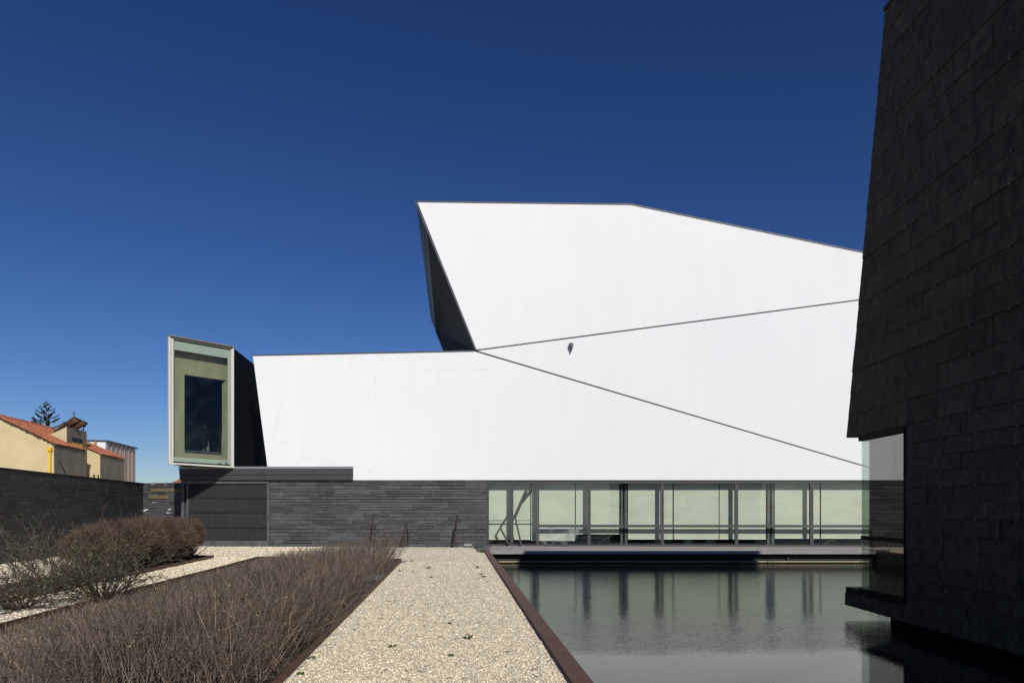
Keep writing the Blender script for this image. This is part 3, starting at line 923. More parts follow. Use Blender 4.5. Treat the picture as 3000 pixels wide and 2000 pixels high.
# plywood lining with the tall opening
D1, D2 = .35, .55
LU = lambda d: max(.055, .784 * d / WBAY + .02)
uu = [bay_px(540.5, 1097, D1), bay_px(657, 1334, D1)]
ua, ub, vb_, vt_ = uu[0][0], uu[1][0], uu[1][1], bay_px(600, 1105, D1)[1]
f_ = MB()
bframe(f_, LU(D2), ua, .02, .965, D1, D2); bframe(f_, LU(D1), LU(D2) - .001, .02, .965, D1, D1 + .03); bframe(f_, ub + .03, 1.09, .02, .965, D1, D2)
bframe(f_, ua, ub + .03, vt_, .965, D1, D2); bframe(f_, ua, ub + .03, .02, vb_, D1, D2)
f_.hexa([w2f(x) for x in (bp(ub, vb_, D2), bp(ub + .03, vb_, D1), bp(ub + .03, vb_, D2), bp(ub + .01, vb_, D2),
                          bp(ub, vt_ - .03, D2), bp(ub + .03, vt_, D1), bp(ub + .03, vt_, D2), bp(ub + .01, vt_ - .02, D2))])
f_.obj("plywood_lining", PLY, bay, local=True)
# inner room: floor for the visitor, white leaning panel, railing
FZ = at(600, 1341, YL + 5.6).z
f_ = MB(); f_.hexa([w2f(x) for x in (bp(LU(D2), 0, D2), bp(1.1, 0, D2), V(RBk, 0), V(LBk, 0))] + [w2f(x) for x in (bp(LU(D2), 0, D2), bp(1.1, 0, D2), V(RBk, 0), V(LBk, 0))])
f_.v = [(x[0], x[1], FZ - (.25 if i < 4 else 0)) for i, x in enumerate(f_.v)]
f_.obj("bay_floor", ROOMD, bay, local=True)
f_ = MB(); a_, b_ = LBk + Vector((.2, -.16, 0)), RBk + Vector((-.2, -.16, 0))
f_.hexa([w2f(x) for x in (V(a_, zLb + .12), V(b_, zRb + .12), V(b_, zRt - .12), V(a_, zLt - .12))] + [w2f(x + Vector((0, .04, 0))) for x in (V(a_, zLb + .12), V(b_, zRb + .12), V(b_, zRt - .12), V(a_, zLt - .12))])
f_.obj("rear_lining", LINING, bay, local=True)
PW = f_p = xy(603, YL + 5.3)
rl = MB()
ra, rb = xy(574, YL + 4.9), xy(650, YL + 5.1)
rz = at(600, 1267, YL + 5).z
rl.bar(w2f(V(ra, rz)), w2f(V(rb, rz)), .05)
for p in (ra, ra.lerp(rb, .5), rb): rl.bar(w2f(V(p, FZ)), w2f(V(p, rz)), .035)
rl.obj("railing", ISTEEL, bay, local=True)
wp = MB()
wp.prism([w2f(V(xy(x, YL + 6.3), at(x, y, YL + 6.3).z)) for x, y in ((560, 1338), (560, 1190), (590, 1270), (596, 1338))], (0, .1, 0))
wp.obj("pale_partition", WHITEB, bay, local=True)
# sticker at the foot of the glass
for (x0, x1, y0, y1, m) in ((659, 667, 1355, 1358, INKM), (659, 667, 1351, 1353, INKB), (638, 650, 1357, 1360, DARKM)):
    ua_, va_ = bay_px(x0, y1, -.002); ub_, vb2 = bay_px(x1, y0, -.002)
    f_ = MB(); bframe(f_, ua_, ub_, va_, vb2, -.006, -.002); f_.obj("sticker", m, bay, local=True)

# ---- window band
zhead, zsill, ztr = fl(1800, 1410).z, fl(1800, 1596).z, fl(1800, 1540).z
ztop = fl(1800, 1405.5).z
U = lambda px, d=0.0: fl(px, 1500, d).x
ue = U(3200)
DG = .10                                           # depth of glass plane
wf = MB()
wf.box(U(1427), ue, .02, .16, ztop - .07, ztop - .004)       # dark head shadow gap
wf.obj("window_head", DARKM, **LOC)
def win(name, a, b, transom=True, glassm=GLASS):
    m_ = MB(); zb0 = zsill - .03
    m_.box(a, b, .02, .16, ztop - .14, ztop - .072)
    m_.box(a, b, .02, .16, zb0 - .05, zb0 + .055)
    m_.box(a, a + .065, .022, .158, zb0 + .056, ztop - .141)
    m_.box(b - .065, b, .022, .158, zb0 + .056, ztop - .141)
    if transom: m_.box(a + .065, b - .065, .024, .156, ztr - .055, ztr + .055)
    o = m_.obj(name, WFRAME, **LOC)
    if transom:
        for (p, q, gm) in ((ztr + .056, ztop - .141, GLASS), (zb0 + .056, ztr - .056, glassm)):
            g_ = MB(); g_.box(a + .066, b - .066, DG - .006, DG + .006, p, q); g_.obj("glass_pane", gm, o, local=True)
    else:
        g_ = MB(); g_.box(a + .066, b - .066, DG - .006, DG + .006, zb0 + .056, ztop - .141); g_.obj("glass_pane", GLASS, o, local=True)
    return o
d1 = win("glass_door", U(1427.5), U(1499), False)
d2 = win("glass_door", U(1499) + .006, U(1575), False)
ps = [1575, 1726, 1940.5, 2158.5, 2379, 2600, 2820, 3040]
for i in range(len(ps) - 1):
    win("window", U(ps[i]) + .006, U(ps[i + 1]), True, GLASSD if i == 0 else GLASS)
# branch-shaped pull bars on the doors
def pull(parent, lines, w=.075, d=-.10):
    m_ = MB()
    for a, b in lines:
        m_.bar(fl(*a, d), fl(*b, d), w, .06, up=(0, 1, 0))
    m_.bar(fl(*lines[0][1], d), fl(*lines[0][1], .05), .03)
    m_.obj("handle", WFRAME, parent, local=True)
pull(d1, [((1496, 1496), (1465, 1545)), ((1465, 1544), (1491, 1594))])
pull(d2, [((1554, 1412), (1509, 1517)), ((1574, 1412), (1531, 1463)), ((1509.5, 1516), (1527, 1594))])
# push rails seen through the doors
for a, b, par in ((1432, 1489, d1), (1510, 1569, d2)):
    m_ = MB(); m_.bar(fl(a, 1524, .2), fl(b, 1524, .2), .03, .04); m_.obj("push_rail", FLASH, par, local=True)
# blinds half a pace behind the glass
DB = .42
spans = [(1429, 1553.5, 1578), (1556.5, 1684, 1581), (1687, 1814, 1562), (1840, 1970.5, 1577), (1974, 2105.5, 1577),
         (2108, 2243.5, 1577), (2270, 2401.5, 1574.5), (2405.5, 2550, 1574.5), (2553, 2690, 1577), (2716, 2850, 1577)]
for a, b, yb in spans:
    m_ = MB(); zl = fl(a, yb, DB).z
    m_.box(U(a, DB), U(b, DB), DB, DB + .006, zl, ztop)
    o = m_.obj("roller_blind", BLIND, **LOC)
    m_ = MB(); m_.box(U(a, DB), U(b, DB), DB - .012, DB + .016, zl - .03, zl); m_.obj("bottom_bar", BLINDBAR, o, local=True)
# paired steel columns between the blinds
for pc in (1827, 2256, 2703):
    uc = U(pc, .5)
    m_ = MB()
    for s_ in (-1, 1):
        x = uc + s_ * .095
        m_.box(x - .055, x + .055, .40, .415, .05, ztop); m_.box(x - .008, x + .008, .415, .55, .05, ztop); m_.box(x - .055, x + .055, .55, .565, .05, ztop)
    c_ = m_.obj("steel_column", ISTEEL, **LOC)
    m_ = MB(); m_.box(uc - .19, uc + .19, .60, .62, .05, ztop); m_.obj("backing_plate", MORTAR, c_, local=True)
    m_ = MB()
    for zc in (.22, .42, 1.55, 1.75, 2.5, 2.68):
        for s_ in (-1, 1):
            for q in (-.03, .03): m_.box(uc + s_ * .095 + q - .012, uc + s_ * .095 + q + .012, .385, .40, zc - .012, zc + .012)
    m_.obj("bolt_row", DARKM, c_, local=True)
# the room behind
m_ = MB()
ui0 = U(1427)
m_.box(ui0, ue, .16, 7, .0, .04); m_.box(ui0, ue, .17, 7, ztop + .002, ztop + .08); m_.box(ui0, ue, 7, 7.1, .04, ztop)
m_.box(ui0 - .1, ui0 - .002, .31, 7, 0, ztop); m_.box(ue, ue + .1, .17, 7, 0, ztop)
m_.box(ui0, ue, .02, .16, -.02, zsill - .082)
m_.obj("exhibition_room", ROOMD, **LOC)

# boats lying on the exhibition floor (seen under the blinds)
def boat(name, label, pxs, y0, ytop, d, group):
    a, b = fl(pxs[0], y0, d), fl(pxs[1], y0, d); zt_ = fl(pxs[1], ytop, d).z
    L = b.x - a.x; root = f2w(Vector(((a.x + b.x) / 2, d, .04)))
    o = thing(name, label, "boat", root, -TH, group)
    n, k = 13, 7; vs = []; fs = []
    H = .36
    for i in range(n):
        t_ = i / (n - 1) * 2 - 1
        wd = .42 * (1 - abs(t_) ** 2.4) + .01; sheer = .05 + H + .16 * t_ * t_; keel = .06 + .22 * abs(t_) ** 4
        for j in range(k):
            ph = math.pi * (j / (k - 1)); 
            vs.append((t_ * L / 2, -math.cos(ph) * wd, sheer - (sheer - keel) * math.sin(ph) ** .7))
    for i in range(n - 1):
        for j in range(k - 1): fs.append((i * k + j, i * k + j + 1, (i + 1) * k + j + 1, (i + 1) * k + j))
    m1 = MB(); m1.add(vs, fs); h = m1.obj("hull", HULL, o, local=True, smooth=True)
    m1 = MB()
    for t_ in (-.45, .1, .5): m1.box(t_ * L / 2 - .1, t_ * L / 2 + .1, -.33, .33, H - .03, H)
    m1.obj("thwart", FLASH, o, local=True)
    m1 = MB(); m1.bar((-.2 * L, -.3, .1), (.05 * L, -.55, .62), .035); m1.obj("oar", CREAM, o, local=True)
boat("rowing_boat", "dark hull lying behind the window right of the glass doors", (1690, 1900), 1592, 1560, 1.3, "boats behind the windows")
boat("rowing_boat", "dark hull lying behind the window beside the black tower", (2320, 2620), 1592, 1560, 1.4, "boats behind the windows")

# ---- wall lamp
wl_p = f2w(fl(1673, 1032, 0))
lamp = thing("wall_lamp", "small grey conical lamp on the white wall under the upper seam", "lamp", f2w(fl(1673, 1019, -.02)), -TH)
m_ = MB(); s_ = 30 / 2000
prof = [(-.006, .19), (.02, .155), (.085, .03), (.10, -.03), (.09, -.17), (.075, -.19)]
prof = [(.018, -.20), (.05, -.08), (.092, .06), (.10, .13), (.085, .19)]
sides = 10; vs = []; fs = []
for r_, z in prof:
    for j in range(sides):
        a = 2 * math.pi * j / sides; vs.append((r_ * math.cos(a), -.09 + r_ * .9 * math.sin(a), z))
for i in range(len(prof) - 1):
    for j in range(sides): fs.append((i * sides + j, i * sides + (j + 1) % sides, (i + 1) * sides + (j + 1) % sides, (i + 1) * sides + j))
fs.append(tuple(range(sides))[::-1]); fs.append(tuple((len(prof) - 1) * sides + j for j in range(sides)))
m_.add(vs, fs); m_.obj("lamp_shell", LAMPG, lamp, local=True)
m_ = MB(); m_.tube([(0, -.09, .055), (0, -.09, .075)], .1, 12); m_.obj("collar", FLASH, lamp, local=True)
m_ = MB(); m_.box(.02, .07, -.10, -.01, .10, .195); m_.obj("bracket", BLACKIRON, lamp, local=True)

# =================================================================== DECK
DZ = .045
deck = thing("deck", "weathered grey timber deck along the window band above the pool", "deck", (O.x, 27, 0))
Yd = 26.4
def dk(u, y):  # deck runs true with the front
    return u, y
lx0 = -.86; lx1 = 46.0
rows_ = 14
for r_ in range(rows_):
    ya = Yd + .02 + r_ * .265
    if r_ < 2: cuts = [lx0 + .02, 2.2, 6.1, 9.3, 13.4, 18.0, 30, lx1]
    else:
        cuts = [lx0 + .02 - .03 * r_ * .265 / 1, 1.0 + (r_ * 1.7) % 3.1, 4.6 + (r_ * 1.3) % 3, 9 + (r_ * 2.1) % 3, 13.5 + (r_ * 1.1) % 3, 18.5, 30, lx1]
    for i in range(len(cuts) - 1):
        if cuts[i] > 22 and r_ > 3: pass
        m_ = MB()
        back = ya + .258
        m_.box(cuts[i] + .004, cuts[i + 1] - .004, ya, back, DZ - .045, DZ + random.uniform(-.003, .003))
        if back < 30.3 - .035 * cuts[i + 1]: m_.obj("deck_board", DECKM, deck)
m_ = MB()
for i, (a, b) in enumerate(((lx0, 3.2), (3.2, 7.7), (7.7, 12.4), (12.4, 17.5), (17.5, 30), (30, lx1))):
    m_ = MB(); m_.box(a + .003, b - .003, Yd - .03, Yd + .018, DZ - .12, DZ - .005); m_.obj("edge_board", DECKM, deck)
m_ = MB(); m_.box(lx0, lx1, Yd + .25, Yd + .33, -.9, DZ - .05); m_.obj("steel_beam", POOLW, deck)
m_ = MB()
for x in np.arange(.5, 45, 3.4): m_.box(x, x + .09, Yd + .17, Yd + .25, -.40, DZ - .12)
m_.obj("beam_stiffener", POOLW, deck)
m_ = MB(); m_.tube([(lx0 + .35, Yd + .12, -.385), (lx1, Yd + .12, -.385)], .035, 8); m_.obj("edge_pipe", PIPE, deck)
m_ = MB()
for x in (9.9, 13.5, 14.8, 17, 21): m_.tube([(x, Yd + .12, -.385), (x + .04, Yd + .12, -.385)], .042, 8)
m_.obj("pipe_collar", DARKM, deck)
sl_ = thing("stone_slab", "dark grey slab at the left end of the timber deck", "slab", (-1.3, 28.2, 0))
m_ = MB(); m_.hexa([(-1.35, 26.45, .0), (-.88, 26.45, .0), (-.98, 30.02, .0), (-1.6, 30.02, .0), (-1.35, 26.45, .04), (-.88, 26.45, .04), (-.98, 30.02, .04), (-1.6, 30.02, .04)])
m_.obj("slab_top", DECKD, sl_)

# =================================================================== BLACK SLATE TOWER
TX = 6.6
tw = thing("slate_tower", "tall black slate clad tower rising from the pool at the right", "building", (TX + 4, 9, WZ))
ZR, ZU, ZB = 10.42, 3.03, -.26
YT, YU, YLg = 12.03, 13.42, 13.5       # far edge: top, foot of upper part, ledge
YW0, YW1 = 11.43, 12.88                # window
XW = 15.6
t_ = MB()
t_.prism([(TX, YU, ZU), (TX, YT, ZR), (TX, -2, ZR), (TX, -2, ZU)], (XW - TX, 0, 0))
t_.box(TX, XW, -2, YW0, ZB, ZU - .001)
t_.box(TX + .0, XW, YW0, YLg, ZB, .10)
t_.box(TX + .14, XW, YW1 - .10, YW1 + .0, .101, ZU - .001)
t_.box(TX + .55, TX + .65, YW0, YW1 - .1, .101, ZU - .001)
t_.obj("tower_body", BLACKCLAD, tw)
t_ = MB(); t_.box(TX + .55, XW - .3, -2, YLg - .6, -1.2, ZB); t_.obj("plinth", POOLW, tw)
# cladding slates
def clad(y0, y1b, y1t, z0, z1, pr):
    m_ = MB(); g_ = .002
    tilt = .006
    xs_b, xs_t = TX - pr - tilt, TX - pr
    m_.hexa([(xs_b, y0 + g_, z0 + g_), (TX - .001, y0 + g_, z0 + g_), (TX - .001, y1b - g_, z0 + g_), (xs_b, y1b - g_, z0 + g_),
             (xs_t, y0 + g_, z1 - g_), (TX - .001, y0 + g_, z1 - g_), (TX - .001, y1t - g_, z1 - g_), (xs_t, y1t - g_, z1 - g_)])
    return m_
edge = lambda z: YU + (YT - YU) * (z - ZU) / (ZR - ZU)
unit_cache = {}
def put_slate(y0, y1b, y1t, z0, z1, pr):
    if abs(y1b - y1t) > .002:
        clad(y0, y1b, y1t, z0, z1, pr).obj("slate_panel", SLATE_T, tw); return
    if "u" not in unit_cache:
        m_ = MB(); m_.hexa([(-1.5, 0, 0), (0, 0, 0), (0, 1, 0), (-1.5, 1, 0), (-1, 0, 1), (0, 0, 1), (0, 1, 1), (-1, 1, 1)])
        me = bpy.data.meshes.new("slate_unit"); me.from_pydata(m_.v, [], m_.f); me.materials.append(SLATE_T); me.update(); unit_cache["u"] = me
    linked("slate_panel", unit_cache["u"], tw, Vector((TX - .001, y0 + .002, z0 + .002)) - wloc(tw), 0, (pr, y1b - y0 - .004, z1 - z0 - .004))
r = random.Random(3); clips = MB()
n_up = 18; h = (ZR - ZU) / n_up; NS = 0
for i in range(n_up):
    z0 = ZU + i * h; z1 = z0 + h
    y = 7.34 + (1.2 if i % 3 == 1 else 0)
    while True:
        L = r.choice((1.2, 1.2, 2.4, 1.2, .8)); nxt = y + L
        if nxt > edge(z1) - .25:
            put_slate(y, edge(z0) + .02, edge(z1) + .02, z0, z1, .016 + r.uniform(-.004, .006)); NS += 1; break
        put_slate(y, nxt, nxt, z0, z1, .018 + r.uniform(-.003, .005)); NS += 1
        y = nxt
    for yy in np.arange(8.2, edge(z0) - .1, .8):
        y_ = yy + r.uniform(-.02, .02)
        clips.box(TX - .045, TX - .03, y_ - .010, y_ + .010, z0 - .010, z0 + .010)
hl = .247; z = ZB + .001; i = 0
while z < ZU - .05:
    z1_ = min(z + hl, ZU - .002)
    y = 7.6 + (.42 if i % 2 else 0)
    ymax = YW0 - .03 if (z1_ > .11) else YLg
    while True:
        L = r.choice((.8, 1.6, 1.2, .8)); nxt = y + L
        if nxt > ymax - .25: nxt = ymax
        put_slate(y, nxt, nxt, z, z1_, .018 + r.uniform(-.005, .006)); NS += 1
        if nxt == ymax: break
        y = nxt
    for yy in np.arange(8.1, ymax - .05, .78):
        y_ = yy + r.uniform(-.02, .02)
        clips.box(TX - .047, TX - .033, y_ - .009, y_ + .009, z - .009, z + .009)
    z = z1_; i += 1
c_ = clips.obj("fixing_clips", CLIPM, tw); c_["kind"] = "stuff"
t_ = MB(); t_.prism([(TX - .05, YT + .03, ZR - .02), (TX - .05, YT + .02, ZR + .04), (TX - .05, -2, ZR + .04), (TX - .05, -2, ZR - .02)], (XW - TX + .1, 0, 0)); t_.obj("roof_edge", DARKM, tw)
# corner window
t_ = MB()
t_.box(TX - .035, TX + .10, YW0 - .012, YW0 + .022, .09, ZU - .05)
t_.box(TX - .04, TX + .55, YW0 + .023, YW1 + .05, ZU - .12, ZU - .002)
t_.box(TX - .05, TX + .12, YW0 + .023, YW1 + .02, .101, .14)
t_.box(TX - .022, TX - .006, YW0 + .023, YW1, 1.05, 1.13)
wdw = t_.obj("corner_window", BLACKCLAD, tw)
t_ = MB(); t_.box(TX - .004, TX + .006, YW0 + .023, YW1, .151, ZU - .121); t_.obj("glass_pane", TOWERG, wdw)
t_ = MB(); t_.box(TX + .007, TX + .139, YW1 - .008, YW1, .151, ZU - .121); t_.obj("glass_pane", TOWERG, wdw)

# =================================================================== GARDEN WALLS
# long dark wall at the left
WA, WB = Vector((-17.3, 32.0, 0)), Vector((-13.4, 9.4, 0))
dirw = (WA - WB).normalized(); angw = math.atan2(dirw.y, dirw.x)
wall = thing("garden_wall", "long near-black slate garden wall along the left edge", "wall", WB, angw + math.pi)
# local frame: x runs from WA back to WB (towards the camera), -y faces the courtyard
Lw = (WA - WB).length; HW = 2.86
wall.location = WA; wall.rotation_euler = (0, 0, math.atan2(-dirw.y, -dirw.x))
# facing: local -y must point to +x side
ly = Matrix.Rotation(math.atan2(-dirw.y, -dirw.x), 3, 'Z') @ Vector((0, -1, 0))
FLIP = ly.x < 0
if FLIP:
    wall.location = WB; wall.rotation_euler = (0, 0, angw)
m_ = MB(); m_.box(0, Lw, .0, .35, -.05, HW); m_.obj("wall_core", MORTARL, wall, local=True)
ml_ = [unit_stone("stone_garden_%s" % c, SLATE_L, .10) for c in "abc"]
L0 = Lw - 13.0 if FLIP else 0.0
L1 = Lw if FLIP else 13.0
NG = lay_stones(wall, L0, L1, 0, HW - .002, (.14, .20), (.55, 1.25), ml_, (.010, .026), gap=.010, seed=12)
m_ = MB(); m_.box(-.02 if not FLIP else 0, Lw + .02, -.045, .38, HW, HW + .03); m_.obj("wall_coping", DARKM, wall, local=True)
if L0 > 0:
    rr = random.Random(4); m_ = MB(); z = 0
    while z < HW - .05:
        h = rr.uniform(.14, .2); u = 0
        while u < L0:
            L = rr.uniform(.6, 1.2); m_.box(u + .005, min(u + L, L0) - .005, -.02, 0, z + .005, min(z + h, HW) - .005); u += L
        z += h
    o = m_.obj("near_stones", SLATE_L, wall, local=True); o["kind"] = "stuff"
# short back wall between it and the gate
BA, BB = Vector((-17.33, 32.05, 0)), Vector((-14.7, 31.25, 0))
db = (BB - BA); bw = thing("back_wall", "short lighter slate wall with two ochre stones and white lime streaks beside the gate", "wall", BA, math.atan2(db.y, db.x))
m_ = MB(); m_.box(0, db.length, 0, .3, -.05, HW); m_.obj("wall_core", MORTARF, bw, local=True)
mb2 = [unit_stone("stone_back_%s" % c, SLATE_B, .12) for c in "abc"]
mo = unit_stone("stone_ochre", SLATE_O, .1)
def spec(a, b, z, h):
    return None
    if (2.45 < z + h / 2 < 2.6 and .45 < (a + b) / 2 < 1.6) or (2.14 < z + h / 2 < 2.3 and .4 < (a + b) / 2 < 1.3): return mo
lay_stones(bw, 0, db.length, 0, HW - .002, (.12, .17), (.5, .95), mb2, (.012, .028), special=spec, gap=.005, seed=9)
m_ = MB(); m_.box(-.01, db.length, -.045, .33, HW, HW + .03); m_.obj("wall_coping", FLASH, bw, local=True)
for (a, z, L, h) in ((.48, 2.46, 1.02, .17), (1.55, 2.46, .9, .16), (.36, 2.14, 1.12, .17)):
    linked('stone', mo, bw, (a, 0, z), 0, (L, .045, h))['label'] = 'ochre stained stone'
def blob(x, z, w_, h_):
    k = 9; vs = [(x + w_ * .5 * math.cos(a) * random.uniform(.5, 1.1), -.037, z + h_ * .5 * math.sin(a) * random.uniform(.5, 1.1)) for a in [2 * math.pi * i / k for i in range(k)]]
    m_ = MB(); m_.add(vs, [tuple(range(k))]); m_.obj("lime_streak", WSTAIN, bw, local=True)
for x, z, w_, h_ in ((.22, 1.64, .28, .10), (.12, 1.58, .2, .07), (1.58, 1.66, .22, .09), (1.5, 1.5, .3, .05), (1.68, 1.28, .12, .05), (.7, 1.98, .4, .03), (.6, 2.83, .25, .03), (1.35, 2.79, .2, .03)):
    blob(x, z, w_, h_)

# =================================================================== ANCHORS, FLOODLIGHT, PAVING LIGHTS
def anchor(label, base, top, arm, ring, armdir=(1, 0, 0), stock=None, rod=None):
    root = thing("anchor", label, "anchor", base, 0, "rusty anchors against the slate wall")
    base, top = Vector(base), Vector(top)
    m_ = MB(); m_.tube([base, base.lerp(top, .5), top], [.045, .036, .028], 7); m_.obj("shank", RUST, root)
    ad = Vector(armdir).normalized()
    m_ = MB(); pts = []
    for i in range(9):
        a = math.radians(-70 + 140 * i / 8)
        pts.append(base + ad * arm * math.sin(a) + Vector((0, 0, .05 + arm * .75 * (1 - math.cos(a)))))
    m_.tube(pts, [.012, .022, .03, .034, .036, .034, .03, .022, .012], 6); m_.obj("arms", RUST, root)
    for k in (0, 8):
        c = pts[k]; s_ = -1 if k == 0 else 1
        m_ = MB(); m_.prism([c + ad * s_ * .03 + Vector((0, 0, .06)), c - Vector((0, .07, .02)), c + Vector((0, .07, -.02))], -ad * s_ * .02 + Vector((0, 0, -.01))); m_.obj("fluke", RUST, root)
    m_ = MB(); rp = [top + Vector((ring * math.cos(2 * math.pi * i / 12), 0, ring + ring * math.sin(2 * math.pi * i / 12))) for i in range(13)]
    m_.tube(rp, .012, 6); m_.obj("ring", RUST, root)
    if stock:
        m_ = MB(); m_.tube([Vector(p) for p in stock], .02, 6); m_.obj("stock", BLACKIRON if rod else RUST, root)
    return root
FY = lambda px: f2w(fl(px, 1500, -.25))
def ap(px, py, d=-.25): return f2w(fl(px, py, d))
anchor("thin rusty anchor shank rising from behind the twig hedge", ap(1088, 1598, -.5), ap(1095, 1509, -.08), .22, .03, (1, 0.2, 0), [ap(1089, 1553, -.3), ap(1092, 1558, -.3)])
anchor("rusty anchor leaning with a large ring and a bent stock rod", ap(1176, 1598, -.6), ap(1190, 1538, -.10), .2, .06, (.4, .9, 0),
       [ap(1191, 1538, -.1), ap(1197, 1565, -.15), ap(1196, 1598, -.3)])
anchor("tall rusty anchor with both flukes lying on the gravel near the deck", ap(1331, 1599, -.4), ap(1340, 1512, -.08), .3, .035, (1, .1, 0),
       [ap(1326, 1599, -.35), ap(1330, 1556, -.2), ap(1329, 1548, -.2), ap(1331, 1548, -.2)], True)
m_ = MB()
fr_ = thing("black_tripod_rod", "thin black iron rods propped behind the leaning anchor", "iron rod", ap(1188, 1600, -.3))
for a, b in (((1183, 1600), (1186, 1565)), ((1193, 1600), (1186, 1566))): 
    m_ = MB(); m_.tube([ap(*a, -.3), ap(*b, -.12)], .012, 6); m_.obj("rod", BLACKIRON, fr_)
fld = thing("floodlight", "small grey box floodlight on the gravel at the foot of the slate wall", "floodlight", ap(1372, 1602, -.35), -TH)
m_ = MB(); m_.box(-.17, .17, -.08, .08, .06, .15); m_.obj("housing", FLASH, fld, local=True)
m_ = MB(); m_.box(-.15, .15, -.09, -.082, .075, .135); m_.obj("lens", FRIT, fld, local=True)
m_ = MB(); m_.box(-.16, -.14, -.02, .02, .0, .06); m_.box(.14, .16, -.02, .02, .0, .06); m_.obj("foot", DARKM, fld, local=True)
for (px, py), lab, wx, wy, rz in (((1096, 1690), "greenish glass light slab in the hedge bed beside the walk edging", .38, 1.3, .088), ((778, 1631), "greenish glass light slab at the far left corner of the hedge bed", .5, .5, .1)):
    p = onz(px, py, .05)
    o = thing("bed_light", lab, "light fitting", (p.x, p.y, 0), rz)
    m_ = MB(); m_.box(-wx / 2, wx / 2, -wy / 2, wy / 2, .04, .055); m_.obj("glass_cover", DECKD, o, local=True)
    m_ = MB(); m_.box(-wx / 2 - .02, wx / 2 + .02, -wy / 2 - .02, wy / 2 + .02, .0, .038); m_.obj("housing", DARKM, o, local=True)
p = onz(125, 1705, .03)
o = thing("drain_cover", "small steel disc lying in the bush bed at the far left", "cover", (p.x, p.y, 0))
m_ = MB(); m_.tube([(0, 0, .02), (0, 0, .05)], .16, 14); m_.obj("disc", FLASH, o, local=True)

# =================================================================== NEIGHBOURING HOUSES
D = Vector((-.18, .984, 0)).normalized(); E = Vector((D.y, -D.x, 0))     # depth and width directions of the neighbours
def lineat(P, py, px):   # point on ray px,py lying on vertical plane through P along D
    a = (px - HX) / FPX
    # (aY, Y) = P + D*t
    t_ = (P.x - a * P.y) / (a * D.y - D.x); Q = P + D * t_
    return Vector((Q.x, Q.y, EYE + (HY - py) / FPX * Q.y))
def lateral(P, px, py):  # same for the plane through P along E
    a = (px - HX) / FPX
    t_ = (P.x - a * P.y) / (a * E.y - E.x); Q = P + E * t_
    return Vector((Q.x, Q.y, EYE + (HY - py) / FPX * Q.y))
def z0(p, z=0): return Vector((p.x, p.y, z))

def tiles(parent, a, b, c, d, nu, nv, name="roof_tiles"):
    """curved tiles on the quad a (eave near) b (eave far) c (ridge far) d (ridge near)"""
    m_ = MB(); nrm = (b - a).cross(d - a).normalized()
    if nrm.z < 0: nrm = -nrm
    for j in range(nv):
        for i in range(nu):
            def P(u, v, hh):
                return (a.lerp(b, u)).lerp(d.lerp(c, u), v) + nrm * hh
            u0_, u1_ = i / nu, (i + .62) / nu; um_ = (u0_ + u1_) / 2
            v0_, v1_ = j / nv, (j + 1.08) / nv
            h0, h1 = .075, .045
            m_.add([P(u0_, v0_, .02), P(um_, v0_, h0 + .05), P(u1_, v0_, .02), P(u0_, v1_, .0), P(um_, v1_, h1 + .02), P(u1_, v1_, .0)],
                   [(0, 1, 4, 3), (1, 2, 5, 4), (0, 2, 1)])
            m_.add([P(u1_, v0_, .03), P((i + 1) / nu, v0_, .03), P((i + 1) / nu, v1_, .005), P(u1_, v1_, .005)], [(0, 1, 2, 3)])
    o = m_.obj(name, TILE, parent, recalc=False); o["kind"] = "stuff"; return o

# house 1
H1 = at(158, 1303, 50)
h1 = thing("yellow_house", "nearer yellow rendered house with a tall gable and yellow drainpipe", "house", z0(H1))
far = lineat(H1, 1321, 250); zE = H1.z
apex = lateral(H1, -12, 1222); eave_f = lateral(H1, 147, 1304)
left = apex + (apex - z0(H1, apex.z)) ; 
leftE = Vector((apex.x * 2 - H1.x, apex.y * 2 - H1.y, zE))
Df = far - H1; Df.z = 0
mid = H1.lerp(apex, .5)
m_ = MB(); m_.prism([z0(H1, -.1), H1, apex, leftE, z0(leftE, -.1)], D * 5.35)
m_.prism([z0(mid, -.1) + D * 5.352, mid + D * 5.352, apex + D * 5.352, leftE + D * 5.352, z0(leftE, -.1) + D * 5.352], D * 3.65); m_.obj("house_wall", YWALL, h1)
m_ = MB(); m_.box(-.01, .01, 0, 1, 0, 1)
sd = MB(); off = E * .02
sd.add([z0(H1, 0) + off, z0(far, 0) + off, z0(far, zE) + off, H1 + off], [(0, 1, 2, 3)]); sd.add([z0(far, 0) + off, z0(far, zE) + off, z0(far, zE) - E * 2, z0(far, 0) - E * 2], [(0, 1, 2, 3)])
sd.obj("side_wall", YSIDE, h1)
up = Vector((0, 0, .12))
tiles(h1, H1 + up * .6 + E * .1, H1 + D * 5.4 + up * .6 + E * .1, apex + D * 5.4 + up, apex + up, 20, 13)
tiles(h1, mid + D * 5.4 + up * .8, mid + D * 9 + up * .8, apex + D * 9 + up, apex + D * 5.4 + up, 13, 7)
tiles(h1, leftE + D * 9 + up * .6, leftE + up * .6, apex + up, apex + D * 9 + up, 30, 10, "roof_tiles")
m_ = MB()
for i in range(28):
    a = apex + D * (9.0 * i / 28) + up * 1.6; b = apex + D * (9.0 * (i + 1.1) / 28) + up * 1.3; m_.tube([a, b], [.13, .10], 6)
o = m_.obj("ridge_tiles", TILE, h1); o["kind"] = "stuff"
m_ = MB()
for i in range(60):
    q = H1.lerp(apex, i / 60) - D * .03; m_.ball(q + Vector((0, 0, random.uniform(-.05, .06))), random.uniform(.03, .07), 5, 3)
for i in range(60):
    q = H1.lerp(z0(far, zE), i / 60) + E * .04; m_.ball(q + Vector((0, 0, random.uniform(-.05, .05))), random.uniform(.03, .09), 5, 3)
